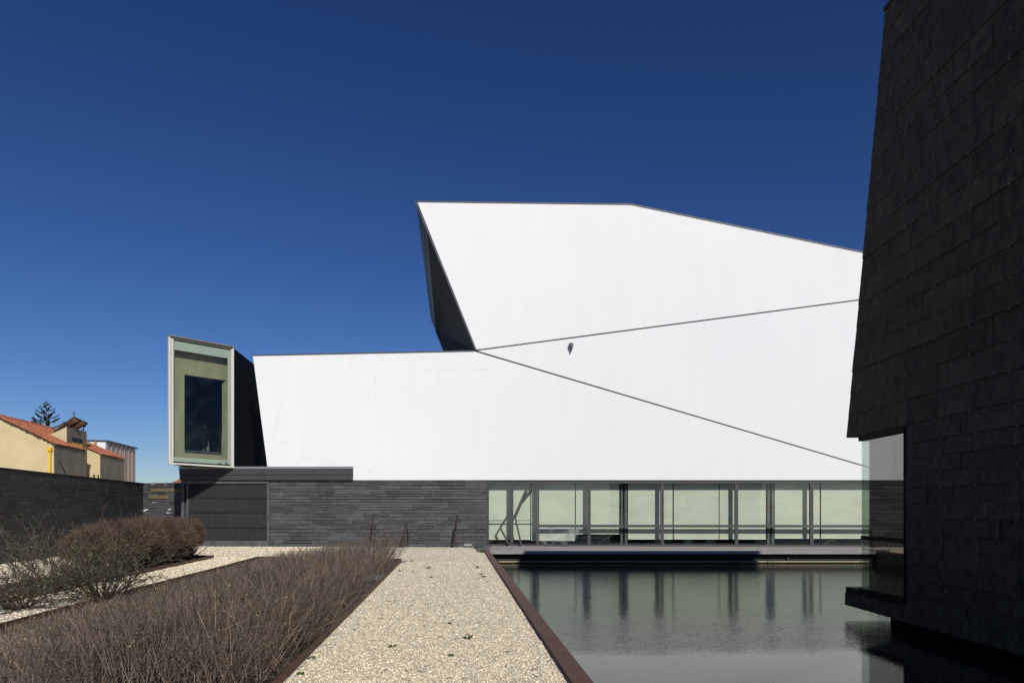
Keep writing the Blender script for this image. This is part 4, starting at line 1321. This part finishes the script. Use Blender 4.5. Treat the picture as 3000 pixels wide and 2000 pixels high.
o = m_.obj("moss_fringe", MOSS, h1); o["kind"] = "stuff"
pp = lateral(H1, 149, 1316) - D * .12
m_ = MB(); m_.box(pp.x - .13, pp.x + .13, pp.y - .12, pp.y + .1, pp.z - .10, pp.z + .14); m_.box(pp.x - .05, pp.x + .05, pp.y - .06, pp.y + .06, 0, pp.z - .1)
m_.obj("drainpipe", YPAINT, h1)
m_ = MB(); a, b = lineat(H1 + E * .05, 1350, 173), lineat(H1 + E * .05, 1392, 196); m_.bar(a, b, .04); m_.bar(a, a - Vector((0, 0, -.15)), .03); m_.obj("wall_bracket", DARKM, h1)
# stair block on the roof
B0 = at(195, 1249.5, 53.2); Bf = lineat(B0, 1265, 252.5)
bl = lateral(B0, 144, 1274)
m_ = MB(); m_.prism([z0(B0, 5.5), B0, bl, z0(bl, 5.5)], D * ((Bf - B0).xy.length)); sb = m_.obj("stair_block", YWALL, h1)
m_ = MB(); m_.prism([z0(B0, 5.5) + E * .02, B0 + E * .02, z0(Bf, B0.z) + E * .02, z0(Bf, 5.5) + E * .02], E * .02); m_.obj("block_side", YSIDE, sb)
wa, wb = lineat(B0 + E * .04, 1281, 210.5), lineat(B0 + E * .04, 1313, 239)
m_ = MB(); m_.prism([wa + E * .01, z0(wb, wa.z) + E * .01, z0(wb, wb.z - .2) + E * .01, z0(wa, wb.z - .2) + E * .01], E * .01); wn_ = m_.obj("barred_window", DARKGLASS, sb)
for i in range(6):
    q = wa.lerp(z0(wb, wa.z), (i + .2) / 5.4) + E * .06; m_ = MB(); m_.bar(z0(q, (wa.z + wb.z) / 2), z0(q, wb.z - .2), .05, .05)
    m_.obj("window_bar", YPAINT, sb)
    m_ = MB(); m_.bar(z0(q, wa.z), z0(q, (wa.z + wb.z) / 2), .05, .05); m_.obj("window_bar", DARKM, sb)
for zz in (wa.z, (wa.z + wb.z) / 2):
    m_ = MB(); m_.bar(z0(wa, zz) + E * .05, z0(wb, zz) + E * .05, .05); m_.obj("window_bar", DARKM, sb)
# solar panel
P1, P2, P4, P3 = at(217, 1221, 53.6), at(256, 1239, 57.2), at(157, 1264, 53.4), at(222, 1258, 57.0)
sp = thing("solar_panel", "tilted solar panel propped on the yellow stair block, seen from below", "solar panel", (B0.x, B0.y, B0.z))
nn = (P2 - P1).cross(P4 - P1).normalized()
if nn.z < 0: nn = -nn
m_ = MB(); m_.hexa([P1, P2, P3, P4, P1 + nn * .06, P2 + nn * .06, P3 + nn * .06, P4 + nn * .06]); m_.obj("panel_back", SOLARB, sp)
m_ = MB(); m_.hexa([P1 + nn * .062, P2 + nn * .062, P3 + nn * .062, P4 + nn * .062, P1 + nn * .08, P2 + nn * .08, P3 + nn * .08, P4 + nn * .08]); m_.obj("panel_face", SOLARF, sp)
m_ = MB(); 
for a, b in ((P1, P2), (P2, P3), (P1, P4), (P1.lerp(P2, .5), P4.lerp(P3, .5))): m_.bar(a - nn * .03, b - nn * .03, .09)
m_.obj("panel_frame", DARKM, sp)
m_ = MB()
m_.tube([P1.lerp(P4, .12) - nn * .1, P1.lerp(P4, .3) - Vector((0, 0, .35)), z0(B0.lerp(bl, .05), B0.z)], .03, 5)
m_.tube([P2, P2 + Vector((-.3, 0, -.35)), P2 + Vector((-.35, 0, -.7)), z0(Bf, Bf.z - .0)], .05, 6)
m_.bar(P1, P1 + Vector((0, 0, .45)), .04); m_.bar(P1 + Vector((-.15, 0, .25)), P1 + Vector((.15, 0, .25)), .03)
q = at(191, 1248, 53.3); m_.bar(q, q + Vector((0, 0, .35)), .035); m_.bar(q + Vector((-.2, 0, .38)), q + Vector((.2, 0, .25)), .03)
q = at(240, 1262, 56.8); m_.bar(q, q + Vector((0, 0, .2)), .035)
m_.obj("panel_strut", DARKM, sp)

# house 2
H2 = at(293, 1332, 57); f2 = lineat(H2, 1346, 363)
h2 = thing("yellow_house", "smaller yellow house behind the first with stained, shade-darkened side wall", "house", z0(H2))
l2 = lateral(H2, 247, 1312); L2 = (f2 - H2).xy.length
r2 = lateral(H2, 150, 1270)
m_ = MB(); m_.prism([z0(H2, 0), H2, r2, z0(r2, 0)], D * L2); m_.obj("house_wall", YWALL, h2)
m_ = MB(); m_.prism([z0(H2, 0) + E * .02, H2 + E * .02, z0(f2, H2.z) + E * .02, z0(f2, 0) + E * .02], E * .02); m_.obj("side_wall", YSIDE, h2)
tiles(h2, H2 + up * .5 + E * .1, z0(f2, H2.z) + up * .5 + E * .1, r2 + D * L2 + up, r2 + up, 22, 14)
m_ = MB()
for i in range(50):
    q = H2.lerp(z0(f2, H2.z), i / 50) + E * .05; m_.ball(q + Vector((0, 0, random.uniform(-.08, .03))), random.uniform(.04, .09), 5, 3)
o = m_.obj("moss_fringe", MOSS, h2); o["kind"] = "stuff"
m_ = MB()
for a_, b_ in ((273, 278), (286, 290)):
    p_, q_ = lateral(H2 - D * .02, a_, 1390), lateral(H2 - D * .02, b_, 1390)
    m_.prism([z0(p_, 2.5), z0(q_, 2.5), z0(q_, 4.6), z0(p_, 4.6)], -D * .01)
m_.obj("dark_opening", DARKGLASS, h2)
# small wing filling between the houses
W1 = at(198, 1306, 54.5)

# grey hall with fins
H3 = at(309, 1293, 75); f3 = lineat(H3, 1313, 395)
h3 = thing("finned_hall", "white and grey flat-roofed hall with upright wooden fins", "building", z0(H3))
L3 = (f3 - H3).xy.length
m_ = MB(); m_.prism([z0(H3, 0), H3, H3 - E * 7, z0(H3, 0) - E * 7], D * L3); m_.obj("front_wall", WHITEB, h3)
for i in range(7):
    a, b = H3 + D * (L3 * i / 7 + .03) + E * .03, H3 + D * (L3 * (i + 1) / 7 - .03) + E * .03
    m_ = MB(); m_.prism([z0(a, 0), z0(b, 0), z0(b, H3.z), z0(a, H3.z)], E * .05); m_.obj("cladding_panel", GREYB, h3)
for i in range(1, 7):
    a = H3 + D * (L3 * i / 7) + E * .08
    m_ = MB(); m_.prism([z0(a, 0), z0(a + D * .08, 0), z0(a + D * .08, H3.z), z0(a, H3.z)], E * .10); m_.obj("fin", WOODF, h3)
a = lateral(H3, 280, 1300) - D * .03
m_ = MB(); m_.bar(z0(a, 0), z0(a, H3.z), .25); m_.obj("fin", WOODF, h3)
m_ = MB(); m_.prism([H3 + E * .28 - D * .1, H3 - E * 7 - D * .1, H3 - E * 7 + D * (L3 + .3), H3 + E * .28 + D * (L3 + .3)], (0, 0, .14)); m_.obj("roof_edge", DARKM, h3)
# distant roof tip
H4 = at(502, 1416, 70)
h4 = thing("distant_house", "tiny red tiled roof showing above the short back wall", "house", z0(H4))
m_ = MB(); m_.prism([z0(H4, 0), H4, H4 + Vector((6, 0, 0)), z0(H4, 0) + Vector((6, 0, 0))], (0, 5, 0)); m_.obj("house_wall", YWALL, h4)
tiles(h4, H4 + Vector((0, -.2, 0)), H4 + Vector((6, -.2, 0)), H4 + Vector((6, 1.2, .42)), H4 + Vector((.2, 1.2, .42)), 14, 4)

# conifer with layered branches
def conifer():
    base = at(135.5, 1400, 92); top = at(135.5, 1168, 92)
    root = thing("conifer_tree", "layered dark green conifer rising behind the yellow house", "tree", (base.x, base.y, 0))
    m_ = MB(); m_.tube([(base.x, base.y, 0), (base.x, base.y, top.z * .6), (base.x, base.y, top.z)], [.25, .16, .02], 7); m_.obj("trunk", BARK, root)
    br = MB(); cen = []; dirs = []
    px2m = 92 / 2000
    lv = [(1172, 4), (1179, 9), (1187, 15), (1196, 20), (1206, 24), (1218, 31), (1231, 37), (1245, 46), (1259, 50), (1274, 50), (1290, 53)]
    paths = []; rad = []
    for i, (y, w_) in enumerate(lv):
        z = EYE + (HY - y - 6) / FPX * 92; R = w_ * px2m
        n_ = 5
        for k in range(n_):
            a = 2 * math.pi * (k + .5 * (i % 2)) / n_ + random.uniform(-.25, .25)
            Rk = R * random.uniform(.85, 1.05)
            dr = Vector((math.cos(a), math.sin(a), 0))
            p = [Vector((base.x, base.y, z - .1)) + dr * Rk * s + Vector((0, 0, Rk * (.45 * s * s + .02 * s))) for s in (0, .35, .7, 1)]
            br.tube(p, [.05, .04, .03, .01], 4, False)
            # branchlets: ropes of needles along the outer two thirds
            nb = int(16 + 44 * Rk / 2.2)
            for q in range(nb):
                s = .42 + .58 * (q + random.random()) / nb
                o_ = Vector((base.x, base.y, z - .1)) + dr * Rk * s + Vector((0, 0, Rk * (.45 * s * s + .02 * s)))
                side = random.choice((-1, 1)); fwd = dr * .75 + Vector((-dr.y, dr.x, 0)) * side * .55 + Vector((0, 0, random.uniform(-.15, .35)))
                ln = random.uniform(.22, .5) * (1.15 - .6 * s) * (R / 2.2 + .3)
                paths.append([o_, o_ + fwd * ln * .5, o_ + fwd * ln + Vector((0, 0, .05))]); rad.append([.045, .05, .012])
    o = br.obj("branches", BARK, root); o["kind"] = "stuff"
    Vv, Ff = ribbons(np.array(paths, float), np.array(rad, float)); o = np_obj("crown", Vv, Ff, NEEDLE, root); o["kind"] = "stuff"
conifer()

# =================================================================== PERSON in the bay
def skin_mesh(name, joints, bones, m, parent, sub=1):
    me = bpy.data.meshes.new(name); names = list(joints)
    me.from_pydata([joints[k][0] for k in names], [(names.index(a), names.index(b)) for a, b in bones], [])
    me.materials.append(m)
    o = bpy.data.objects.new(name, me); COL.objects.link(o); o.parent = parent
    md = o.modifiers.new("skin", 'SKIN'); md.use_smooth_shade = True
    for i, k in enumerate(names):
        rr = joints[k][1]; me.skin_vertices[0].data[i].radius = rr if isinstance(rr, tuple) else (rr, rr)
        me.skin_vertices[0].data[i].use_root = (i == 0)
    sb_ = o.modifiers.new("sub", 'SUBSURF'); sb_.levels = sub; sb_.render_levels = sub
    return o
pt = thing("person", "person in a dark sweater and faded jeans looking down behind the railing", "person", (PW.x, PW.y, FZ), math.radians(-6))
# faces the camera (-y)
J = {"pelvis": ((0, 0, .93), (.13, .10)), "belly": ((0, 0, 1.08), (.125, .095)), "chest": ((0, -.01, 1.28), (.155, .105)), "neckb": ((0, -.01, 1.44), (.07, .06)),
     "neck": ((0, -.03, 1.50), .052), "head": ((0, -.055, 1.58), (.072, .085)), "crown": ((0, -.04, 1.68), (.066, .078))}
B = [("pelvis", "belly"), ("belly", "chest"), ("chest", "neckb"), ("neckb", "neck"), ("neck", "head"), ("head", "crown")]
for s_, nme in ((-1, "l"), (1, "r")):
    J["sh" + nme] = ((.19 * s_, 0, 1.40), .055); J["el" + nme] = ((.25 * s_, -.06, 1.13), .042); J["wr" + nme] = ((.055 * s_, -.26, 1.07), .028); J["pa" + nme] = ((.02 * s_, -.31, 1.055), (.035, .018))
    J["hi" + nme] = ((.09 * s_, 0, .86), .085); J["kn" + nme] = ((.11 * s_, -.03, .48), .058); J["an" + nme] = ((.12 * s_, .02, .09), .040); J["to" + nme] = ((.14 * s_, -.13, .035), (.04, .03))
    B += [("chest", "sh" + nme), ("sh" + nme, "el" + nme), ("el" + nme, "wr" + nme), ("wr" + nme, "pa" + nme), ("pelvis", "hi" + nme), ("hi" + nme, "kn" + nme), ("kn" + nme, "an" + nme), ("an" + nme, "to" + nme)]
    for f in range(5):
        fx = .02 * s_ - s_ * .0 + (f - 2) * .014
        if f < 4:
            J["f%d%s" % (f, nme)] = ((fx, -.345, 1.05 - .004 * f), .009); J["g%d%s" % (f, nme)] = ((fx - .012 * s_, -.365, 1.03), .008)
            B += [("pa" + nme, "f%d%s" % (f, nme)), ("f%d%s" % (f, nme), "g%d%s" % (f, nme))]
    J["t" + nme] = ((.05 * s_, -.31, 1.09), .010); B.append(("pa" + nme, "t" + nme))
skin_mesh("body", J, B, SKIN, pt)
JS = {k: (J[k][0], tuple(x + .014 for x in (J[k][1] if isinstance(J[k][1], tuple) else (J[k][1],) * 2))) for k in ("belly", "chest", "neckb", "shl", "ell", "shr", "elr")}
JS["hem"] = ((0, 0, .90), (.165, .125)); JS["cufl"] = ((-.075, -.235, 1.075), (.042, .042)); JS["cufr"] = ((.075, -.235, 1.075), (.042, .042))
skin_mesh("sweater", JS, [("belly", "hem"), ("belly", "chest"), ("chest", "neckb"), ("chest", "shl"), ("shl", "ell"), ("ell", "cufl"), ("chest", "shr"), ("shr", "elr"), ("elr", "cufr")], SWEATER, pt)
JJ = {"pelvis": ((0, 0, .92), (.145, .115)), "hil": ((-.09, 0, .84), .100), "knl": ((-.11, -.03, .48), .075), "anl": ((-.12, .02, .10), .062), "hir": ((.09, 0, .84), .100), "knr": ((.11, -.03, .48), .075), "anr": ((.12, .02, .10), .062)}
skin_mesh("jeans", JJ, [("pelvis", "hil"), ("hil", "knl"), ("knl", "anl"), ("pelvis", "hir"), ("hir", "knr"), ("knr", "anr")], JEANS, pt)
m_ = MB(); m_.ball((0, -.02, 1.665), .095, 12, 7, (.88, 1.0, .85)); m_.obj("hair", HAIR, pt, local=True, smooth=True)
for s_ in (-1, 1):
    m_ = MB(); m_.ball((.13 * s_, -.06, .04), .05, 8, 5, (1, 2.4, .8)); m_.obj("shoe", SHOE, pt, local=True, smooth=True)
m_ = MB(); m_.ball((0, -.155, 1.60), .016, 6, 4, (1, 1, 1.6)); m_.obj("nose", SKIN, pt, local=True, smooth=True)
for s_ in (-1, 1):
    m_ = MB(); m_.ball((.03 * s_, -.135, 1.625), .009, 6, 4); m_.obj("eye", HAIR, pt, local=True)

# =================================================================== PLANTING
def hedge():
    def sample(n, yl, yh, pw):
        u = RNG.random(n); Y = (yl ** (1 - pw) + u * (yh ** (1 - pw) - yl ** (1 - pw))) ** (1 / (1 - pw))
        s = RNG.random(n); l_, r_ = bed_l(Y) + .22, bed_r(Y) - .05
        return l_ + (r_ - l_) * s, Y, s
    N = 13500
    x, Y, s = sample(N, 5.2, 21.2, 1.35)
    # bed narrows at its far left corner
    ok = Y < 21.35 + (s < .0)
    # plants stand in loose rows: lump the height and density
    lump = .5 + .5 * np.sin(x * 2.3 + 1.3 * np.sin(Y * 1.1)) * np.sin(Y * 1.9 + .7 * np.sin(x * 2))
    hgt = (.50 + .20 * lump + .10 * RNG.random(N)) * (0.80 + .35 * (Y - 5) / 16)
    hgt = (.06 + .80 * s ** .82) * (.74 + .20 * lump + .32 * RNG.random(N) ** 2) * (.96 + .10 * (Y - 5) / 16)   # rises from the left edging to the walk
    gap = (np.sin(x * 4.1 + 2.2 * np.sin(Y * 1.7)) + np.sin(Y * 3.3 + 1.9 * np.sin(x * 2.9)) > 1.25) & (RNG.random(N) < .5)
    ok = ok & ~gap
    thin = (s < .55) & (Y < 10)
    keep = ok & ~((np.abs(x + 3.2) < .3) & (np.abs(Y - 15.7) < 1.1)) & (~thin | (RNG.random(N) < .45))
    x, Y, s, hgt = x[keep], Y[keep], s[keep], hgt[keep]; N = len(x)
    base = np.stack([x, Y, np.zeros(N)], 1)
    base[:, 0] -= .18 * RNG.random(N) * (s > .8)
    dr = np.stack([RNG.normal(0.03, .30, N) + .22 * (s > .85) - .15 * (s < .1), RNG.normal(0, .28, N), np.ones(N)], 1)
    P = grow(base, dr, hgt, 4, .085)
    rad = np.linspace(1, .35, 4)[None] * (RNG.uniform(.0016, .0040, N) * (1 + Y / 30))[:, None]
    V1, F1 = ribbons(P, rad)
    sets = [(V1, F1)]
    tips = []
    for kk in range(3):                                   # side twigs
        seg = RNG.integers(1, 3, N); t_ = RNG.random(N)[:, None]
        o_ = P[np.arange(N), seg] * (1 - t_) + P[np.arange(N), seg + 1] * t_
        d_ = P[np.arange(N), seg + 1] - P[np.arange(N), seg]; d_ /= np.linalg.norm(d_, axis=1, keepdims=True)
        d_ = d_ + RNG.normal(0, .48, (N, 3)); d_[:, 2] = np.abs(d_[:, 2]) + .1
        ln = hgt * RNG.uniform(.16, .42, N)
        Q = grow(o_, d_, ln, 3, .12)
        rr = np.array([.75, .6, .3])[None] * (RNG.uniform(.0018, .003, N) * (1 + Y / 30))[:, None]
        sets.append(ribbons(Q, rr)); tips.append(Q[:, -1])
    vs, fs, k = [], [], 0
    for v, f in sets: vs.append(v); fs.append(f + k); k += len(v)
    o = np_obj("twig_hedge", np.concatenate(vs), np.concatenate(fs), TWIG)
    tag(o, "leafless grey-brown twig hedge filling the wide bed beside the gravel walk", "hedge", kind="stuff")
    # buds
    T = np.concatenate(tips); sel = T[RNG.random(len(T)) < .10]
    v, f = cards(sel, RNG.uniform(.006, .012, len(sel)))
    o = np_obj("hedge_buds", v, f, BUD); tag(o, "tiny yellow-green buds on the twig hedge", kind="stuff")
    # pale dead stalks
    M = 900; x, Y, s = sample(M, 5.3, 20, 1.5)
    P = grow(np.stack([x, Y, np.full(M, .05)], 1), np.stack([RNG.normal(.1, .6, M), RNG.normal(0, .5, M), np.ones(M)], 1), RNG.uniform(.6, 1.05, M) * (.10 + .74 * s ** .8), 4, .2)
    v, f = ribbons(P, np.linspace(1, .5, 4)[None] * RNG.uniform(.003, .006, M)[:, None])
    o = np_obj("dead_stalks", v, f, STRAWT); tag(o, "pale dead stalks among the hedge twigs", kind="stuff")
hedge()

def bush(label, loc, R, H, seedrot, proto=None):
    if proto is not None:
        c = copy_tree(proto); c.location = loc; c.rotation_euler = (0, 0, seedrot); c.scale = (R / .66, R / .66, H / 1.3)
        c["label"] = label; return c
    root = thing("rounded_bush", label, "bush", (0, 0, 0), 0, "rounded leafless bushes in the narrow bed")
    n = 260; a = RNG.uniform(0, 2 * np.pi, n); r0 = RNG.uniform(0, .16, n)
    base = np.stack([r0 * np.cos(a), r0 * np.sin(a), np.zeros(n)], 1)
    tilt = RNG.uniform(0, 1.05, n)
    dr = np.stack([np.sin(tilt) * np.cos(a), np.sin(tilt) * np.sin(a), np.cos(tilt) + .1], 1)
    P = grow(base, dr, RNG.uniform(.5, .95, n), 6, .14)
    v, f = ribbons(P, np.linspace(.012, .005, 6)[None] * RNG.uniform(.7, 1.4, n)[:, None]); np_obj("stems", v, f, STEM, root)["kind"] = "stuff"
    # fine twigs filling an upright egg, pointing outwards
    m = 8500
    th = np.arccos(RNG.uniform(-.55, 1, m)); ph = RNG.uniform(0, 2 * np.pi, m); rr = RNG.uniform(.35, 1, m) ** .6
    wobble = 1 + .14 * np.sin(3 * ph + 2 * th) + .08 * np.sin(7 * ph - 3 * th)
    c = np.stack([.60 * rr * wobble * np.sin(th) * np.cos(ph), .60 * rr * wobble * np.sin(th) * np.sin(ph), .76 + .48 * rr * wobble * np.cos(th)], 1)
    d_ = c - np.array([0, 0, .35]); d_ /= np.linalg.norm(d_, axis=1, keepdims=True)
    d_ = d_ + RNG.normal(0, .5, (m, 3)); d_[:, 2] += .15
    P = grow(c, d_, RNG.uniform(.10, .26, m), 3, .2)
    v, f = ribbons(P, np.array([.0045, .0035, .0015])[None] * RNG.uniform(.7, 1.5, m)[:, None]); np_obj("twigs", v, f, TWIGB, root)["kind"] = "stuff"
    root.location = loc; root.rotation_euler = (0, 0, seedrot); root.scale = (R / .66, R / .66, H / 1.3)
    return root
bx = lambda Y: -8.4 - (Y - 9) * .118 - .62
specs = [(22.1, .62, 1.30, "last rounded bush of the row, nearest to the louvred gate"),
         (20.9, .66, 1.33, "rounded leafless bush second from the gate in the row"),
         (19.7, .68, 1.33, "rounded leafless bush in the middle of the row"),
         (18.5, .68, 1.34, "rounded leafless bush fourth from the gate in the row"),
         (17.3, .68, 1.30, "rounded leafless bush fifth from the gate, above the thorny shrubs"),
         (16.2, .62, 1.18, "nearest and lowest rounded bush of the row, beside the thorny shrubs")]
pr_ = None
for i, (Y, R, H, lab) in enumerate(specs):
    b_ = bush(lab, (bx(Y) + random.uniform(-.05, .05), Y, 0), R, H, i * 1.3, pr_)
    if pr_ is None: pr_ = b_

def thorny(label, loc, R, H, n, seed):
    global RNG
    keep = RNG; RNG = np.random.default_rng(seed)
    root = thing("thorny_shrub", label, "shrub", loc, 0, "thorny shrubs with small leaves at the left")
    L0_ = np.array(loc)
    a = RNG.uniform(0, 2 * np.pi, n); tilt = RNG.uniform(.25, 1.3, n)
    dr = np.stack([np.sin(tilt) * np.cos(a), np.sin(tilt) * np.sin(a), np.cos(tilt)], 1)
    base = L0_ + np.stack([.1 * np.cos(a), .1 * np.sin(a), np.zeros(n)], 1)
    ln = RNG.uniform(.6, 1.25, n) * math.hypot(R, H) * 1.02
    P = grow(base, dr, ln, 9, .13, np.array([0, 0, -.05]))
    P[..., 2] = np.maximum(P[..., 2], .03)
    sets = [ribbons(P, np.linspace(.010, .0035, 9)[None] * RNG.uniform(.7, 1.3, n)[:, None])]
    lc = []
    for k in range(12):
        seg = RNG.integers(2, 8, n); o_ = P[np.arange(n), seg]
        d_ = P[np.arange(n), seg] - P[np.arange(n), seg - 1]; d_ /= np.linalg.norm(d_, axis=1, keepdims=True) + 1e-6
        d_ += RNG.normal(0, .65, (n, 3))
        Q = grow(o_, d_, RNG.uniform(.12, .38, n), 5, .25)
        Q[..., 2] = np.maximum(Q[..., 2], .02)
        sets.append(ribbons(Q, np.linspace(.0045, .002, 5)[None] * np.ones(n)[:, None]))
        for j in range(1, 5): lc.append(Q[:, j] + RNG.normal(0, .018, (n, 3)))
        lc.append((Q[:, 2] + Q[:, 3]) / 2 + RNG.normal(0, .02, (n, 3)))
    vs, fs, k = [], [], 0
    for v, f in sets: vs.append(v); fs.append(f + k); k += len(v)
    np_obj("branches", np.concatenate(vs), np.concatenate(fs), STEM, root)["kind"] = "stuff"
    c = np.concatenate(lc); c = c[RNG.random(len(c)) < .85]
    q = RNG.random(len(c))
    for lo, hi, m, nm in ((0, .93, LEAF, "leaves"), (.93, .985, LEAFP, "pale_leaves"), (.985, 1, BERRY, "red_leaves")):
        s_ = c[(q >= lo) & (q < hi)]; v, f = cards(s_, RNG.uniform(.012, .024, len(s_))); np_obj(nm, v, f, m, root)["kind"] = "stuff"
    RNG = keep
thorny("dark thorny shrub spreading over the gravel in front of the rounded bushes", (-7.35, 12.3, 0), 1.2, .9, 66, 1)
thorny("low thorny shrub at the left picture edge over the gravel strip", (-7.9, 11.0, 0), 1.1, .75, 48, 2)
thorny("tall loose thorny shrub with long shoots before the black garden wall", (-9.0, 13.6, 0), 1.15, 1.15, 46, 3)
thorny("small thorny shrub hard by the nearest rounded bush", (-9.3, 15.2, 0), .7, .7, 28, 4)

# weeds
def weed(i, p, s, lab):
    n = int(14 * s / .08) + 6; a = RNG.uniform(0, 6.28, n); L = np.array([p.x, p.y, 0.0])
    b = L + np.stack([RNG.normal(0, s * .35, n), RNG.normal(0, s * .35, n), np.full(n, .005)], 1)
    P = grow(b, np.stack([np.cos(a), np.sin(a), RNG.uniform(.2, 1.2, n)], 1), RNG.uniform(.4, 1.1, n) * s, 3, .2)
    v, f = ribbons(P, np.array([.004, .006, .001])[None] * np.ones(n)[:, None] * (1 + s * 4))
    o = np_obj("weed", v, f, WEED); return tag(o, lab, "weed", "weeds in the gravel walk")
wd = [((1180, 1647), .10, "weed at the far right corner of the hedge bed edging"), ((1171, 1673), .07, "small weed beside the bed edging opposite the glass slab"),
      ((1254, 1664), .08, "weed at the middle of the far walk"), ((1263, 1692), .05, "tiny weed in the middle of the walk below the larger one"),
      ((1398, 1663), .08, "weed near the far right end of the walk, above another"), ((1416, 1690), .08, "reddish weed close to the pool kerb at the far end"),
      ((1372, 1870), .07, "dark green weed in the near right half of the walk"), ((1315, 1828), .05, "small weed in the middle distance of the walk"),
      ((1148, 1895), .05, "weed in the near middle of the walk"), ((912, 1928), .05, "weed hugging the hedge edging at the near left"),
      ((880, 1975), .05, "lowest weed by the hedge edging at the bottom of the photo"), ((1323, 1922), .04, "tiny weed near the bottom centre of the walk"),
      ((1205, 1644), .065, "weed right of the far bed corner"), ((1410, 1682), .05, "small weed touching the pool kerb far away")]
for i, ((px, py), s, lab) in enumerate(wd): weed(i, onz(px, py, 0), s, lab)
for (px, py, s, lab) in ((1402, 1606, .30, "leafy weed clump where wall, gravel and deck meet"), (1416, 1617, .22, "weed clump at the head of the pool kerb"), (1252, 1602, .12, "small weed at the foot of the slate wall")):
    weed(0, onz(px, py, 0), s, lab)

# =================================================================== LOOSE GRAVEL
def gravel():
    n = 62000; pw = 1.9; yl, yh = 5.6, 29.2
    u = RNG.random(n); Y = (yl ** (1 - pw) + u * (yh ** (1 - pw) - yl ** (1 - pw))) ** (1 / (1 - pw))
    r_ = kx(Y) - .02; l_ = np.where(Y < 21.5, bed_r(Y) + .02, -11 + 0 * Y)
    x = l_ + (r_ - l_) * RNG.random(n)
    pos = np.stack([x, Y, RNG.uniform(0.0, .006, n)], 1)
    v, f = pebble_mesh(pos, (.0042 + .0075 * RNG.random(n) ** 1.8 + .006 * (RNG.random(n) < .05)) * (1 + .02 * Y))
    o = np_obj("loose_gravel", v, f, PEBBLE); tag(o, "loose pale gravel covering the walk", kind="stuff")
    n = 26000; Y = RNG.uniform(9, 31, n); t_ = RNG.random(n)
    g1_ = RNG.random(n) < .45
    xa = np.where(g1_, -8.4 - (Y - 9) * .118 + .02, -13.4 - (Y - 9.4) * .1725 + .1); xb = np.where(g1_, bed_l(Y) - .02, -9.8 - (Y - 9) * .114 - .02)
    far_ = Y > 23.5
    xa = np.where(far_, -15.2, xa); xb = np.where(far_, -6.5, xb)
    pos = np.stack([xa + (xb - xa) * t_, Y, RNG.uniform(0, .006, n)], 1)
    v, f = pebble_mesh(pos, RNG.uniform(.009, .022, n) * (1 + .015 * Y))
    o = np_obj("loose_gravel", v, f, PEBBLE); tag(o, "loose pale gravel between and behind the planting beds", kind="stuff")
    # bigger white pieces along the edging and wall foot
    n = 420; Y = RNG.uniform(5.8, 21, n); x = bed_r(Y) + .03 + np.abs(RNG.normal(0, .16, n))
    n2 = 260; Y2 = RNG.uniform(24, 29.5, n2); x2 = RNG.uniform(-12, -1.4, n2)
    pos = np.stack([np.r_[x, x2], np.r_[Y, Y2], np.full(n + n2, .01)], 1)
    v, f = pebble_mesh(pos, RNG.uniform(.010, .026, n + n2))
    o = np_obj("white_chippings", v, f, CHIP); tag(o, "larger white stone chippings beside the steel edging", kind="stuff")
    # leaf litter bits
    n = 260; Y = 5.8 + 23 * RNG.random(n) ** 1.6; x = bed_r(Y) + (kx(Y) - bed_r(Y)) * RNG.random(n)
    P = grow(np.stack([x, Y, np.full(n, .012)], 1), np.stack([RNG.normal(0, 1, n), RNG.normal(0, 1, n), np.zeros(n)], 1), RNG.uniform(.02, .09, n), 3, .2)
    v, f = ribbons(P, np.full((n, 3), .004)); o = np_obj("twig_litter", v, f, STEM); tag(o, "small dark twigs scattered on the gravel", kind="stuff")
gravel()
print("stones", nst, "slats", nsl, "tower", NS, "garden", NG, "FLIP", FLIP, "nin", nin)
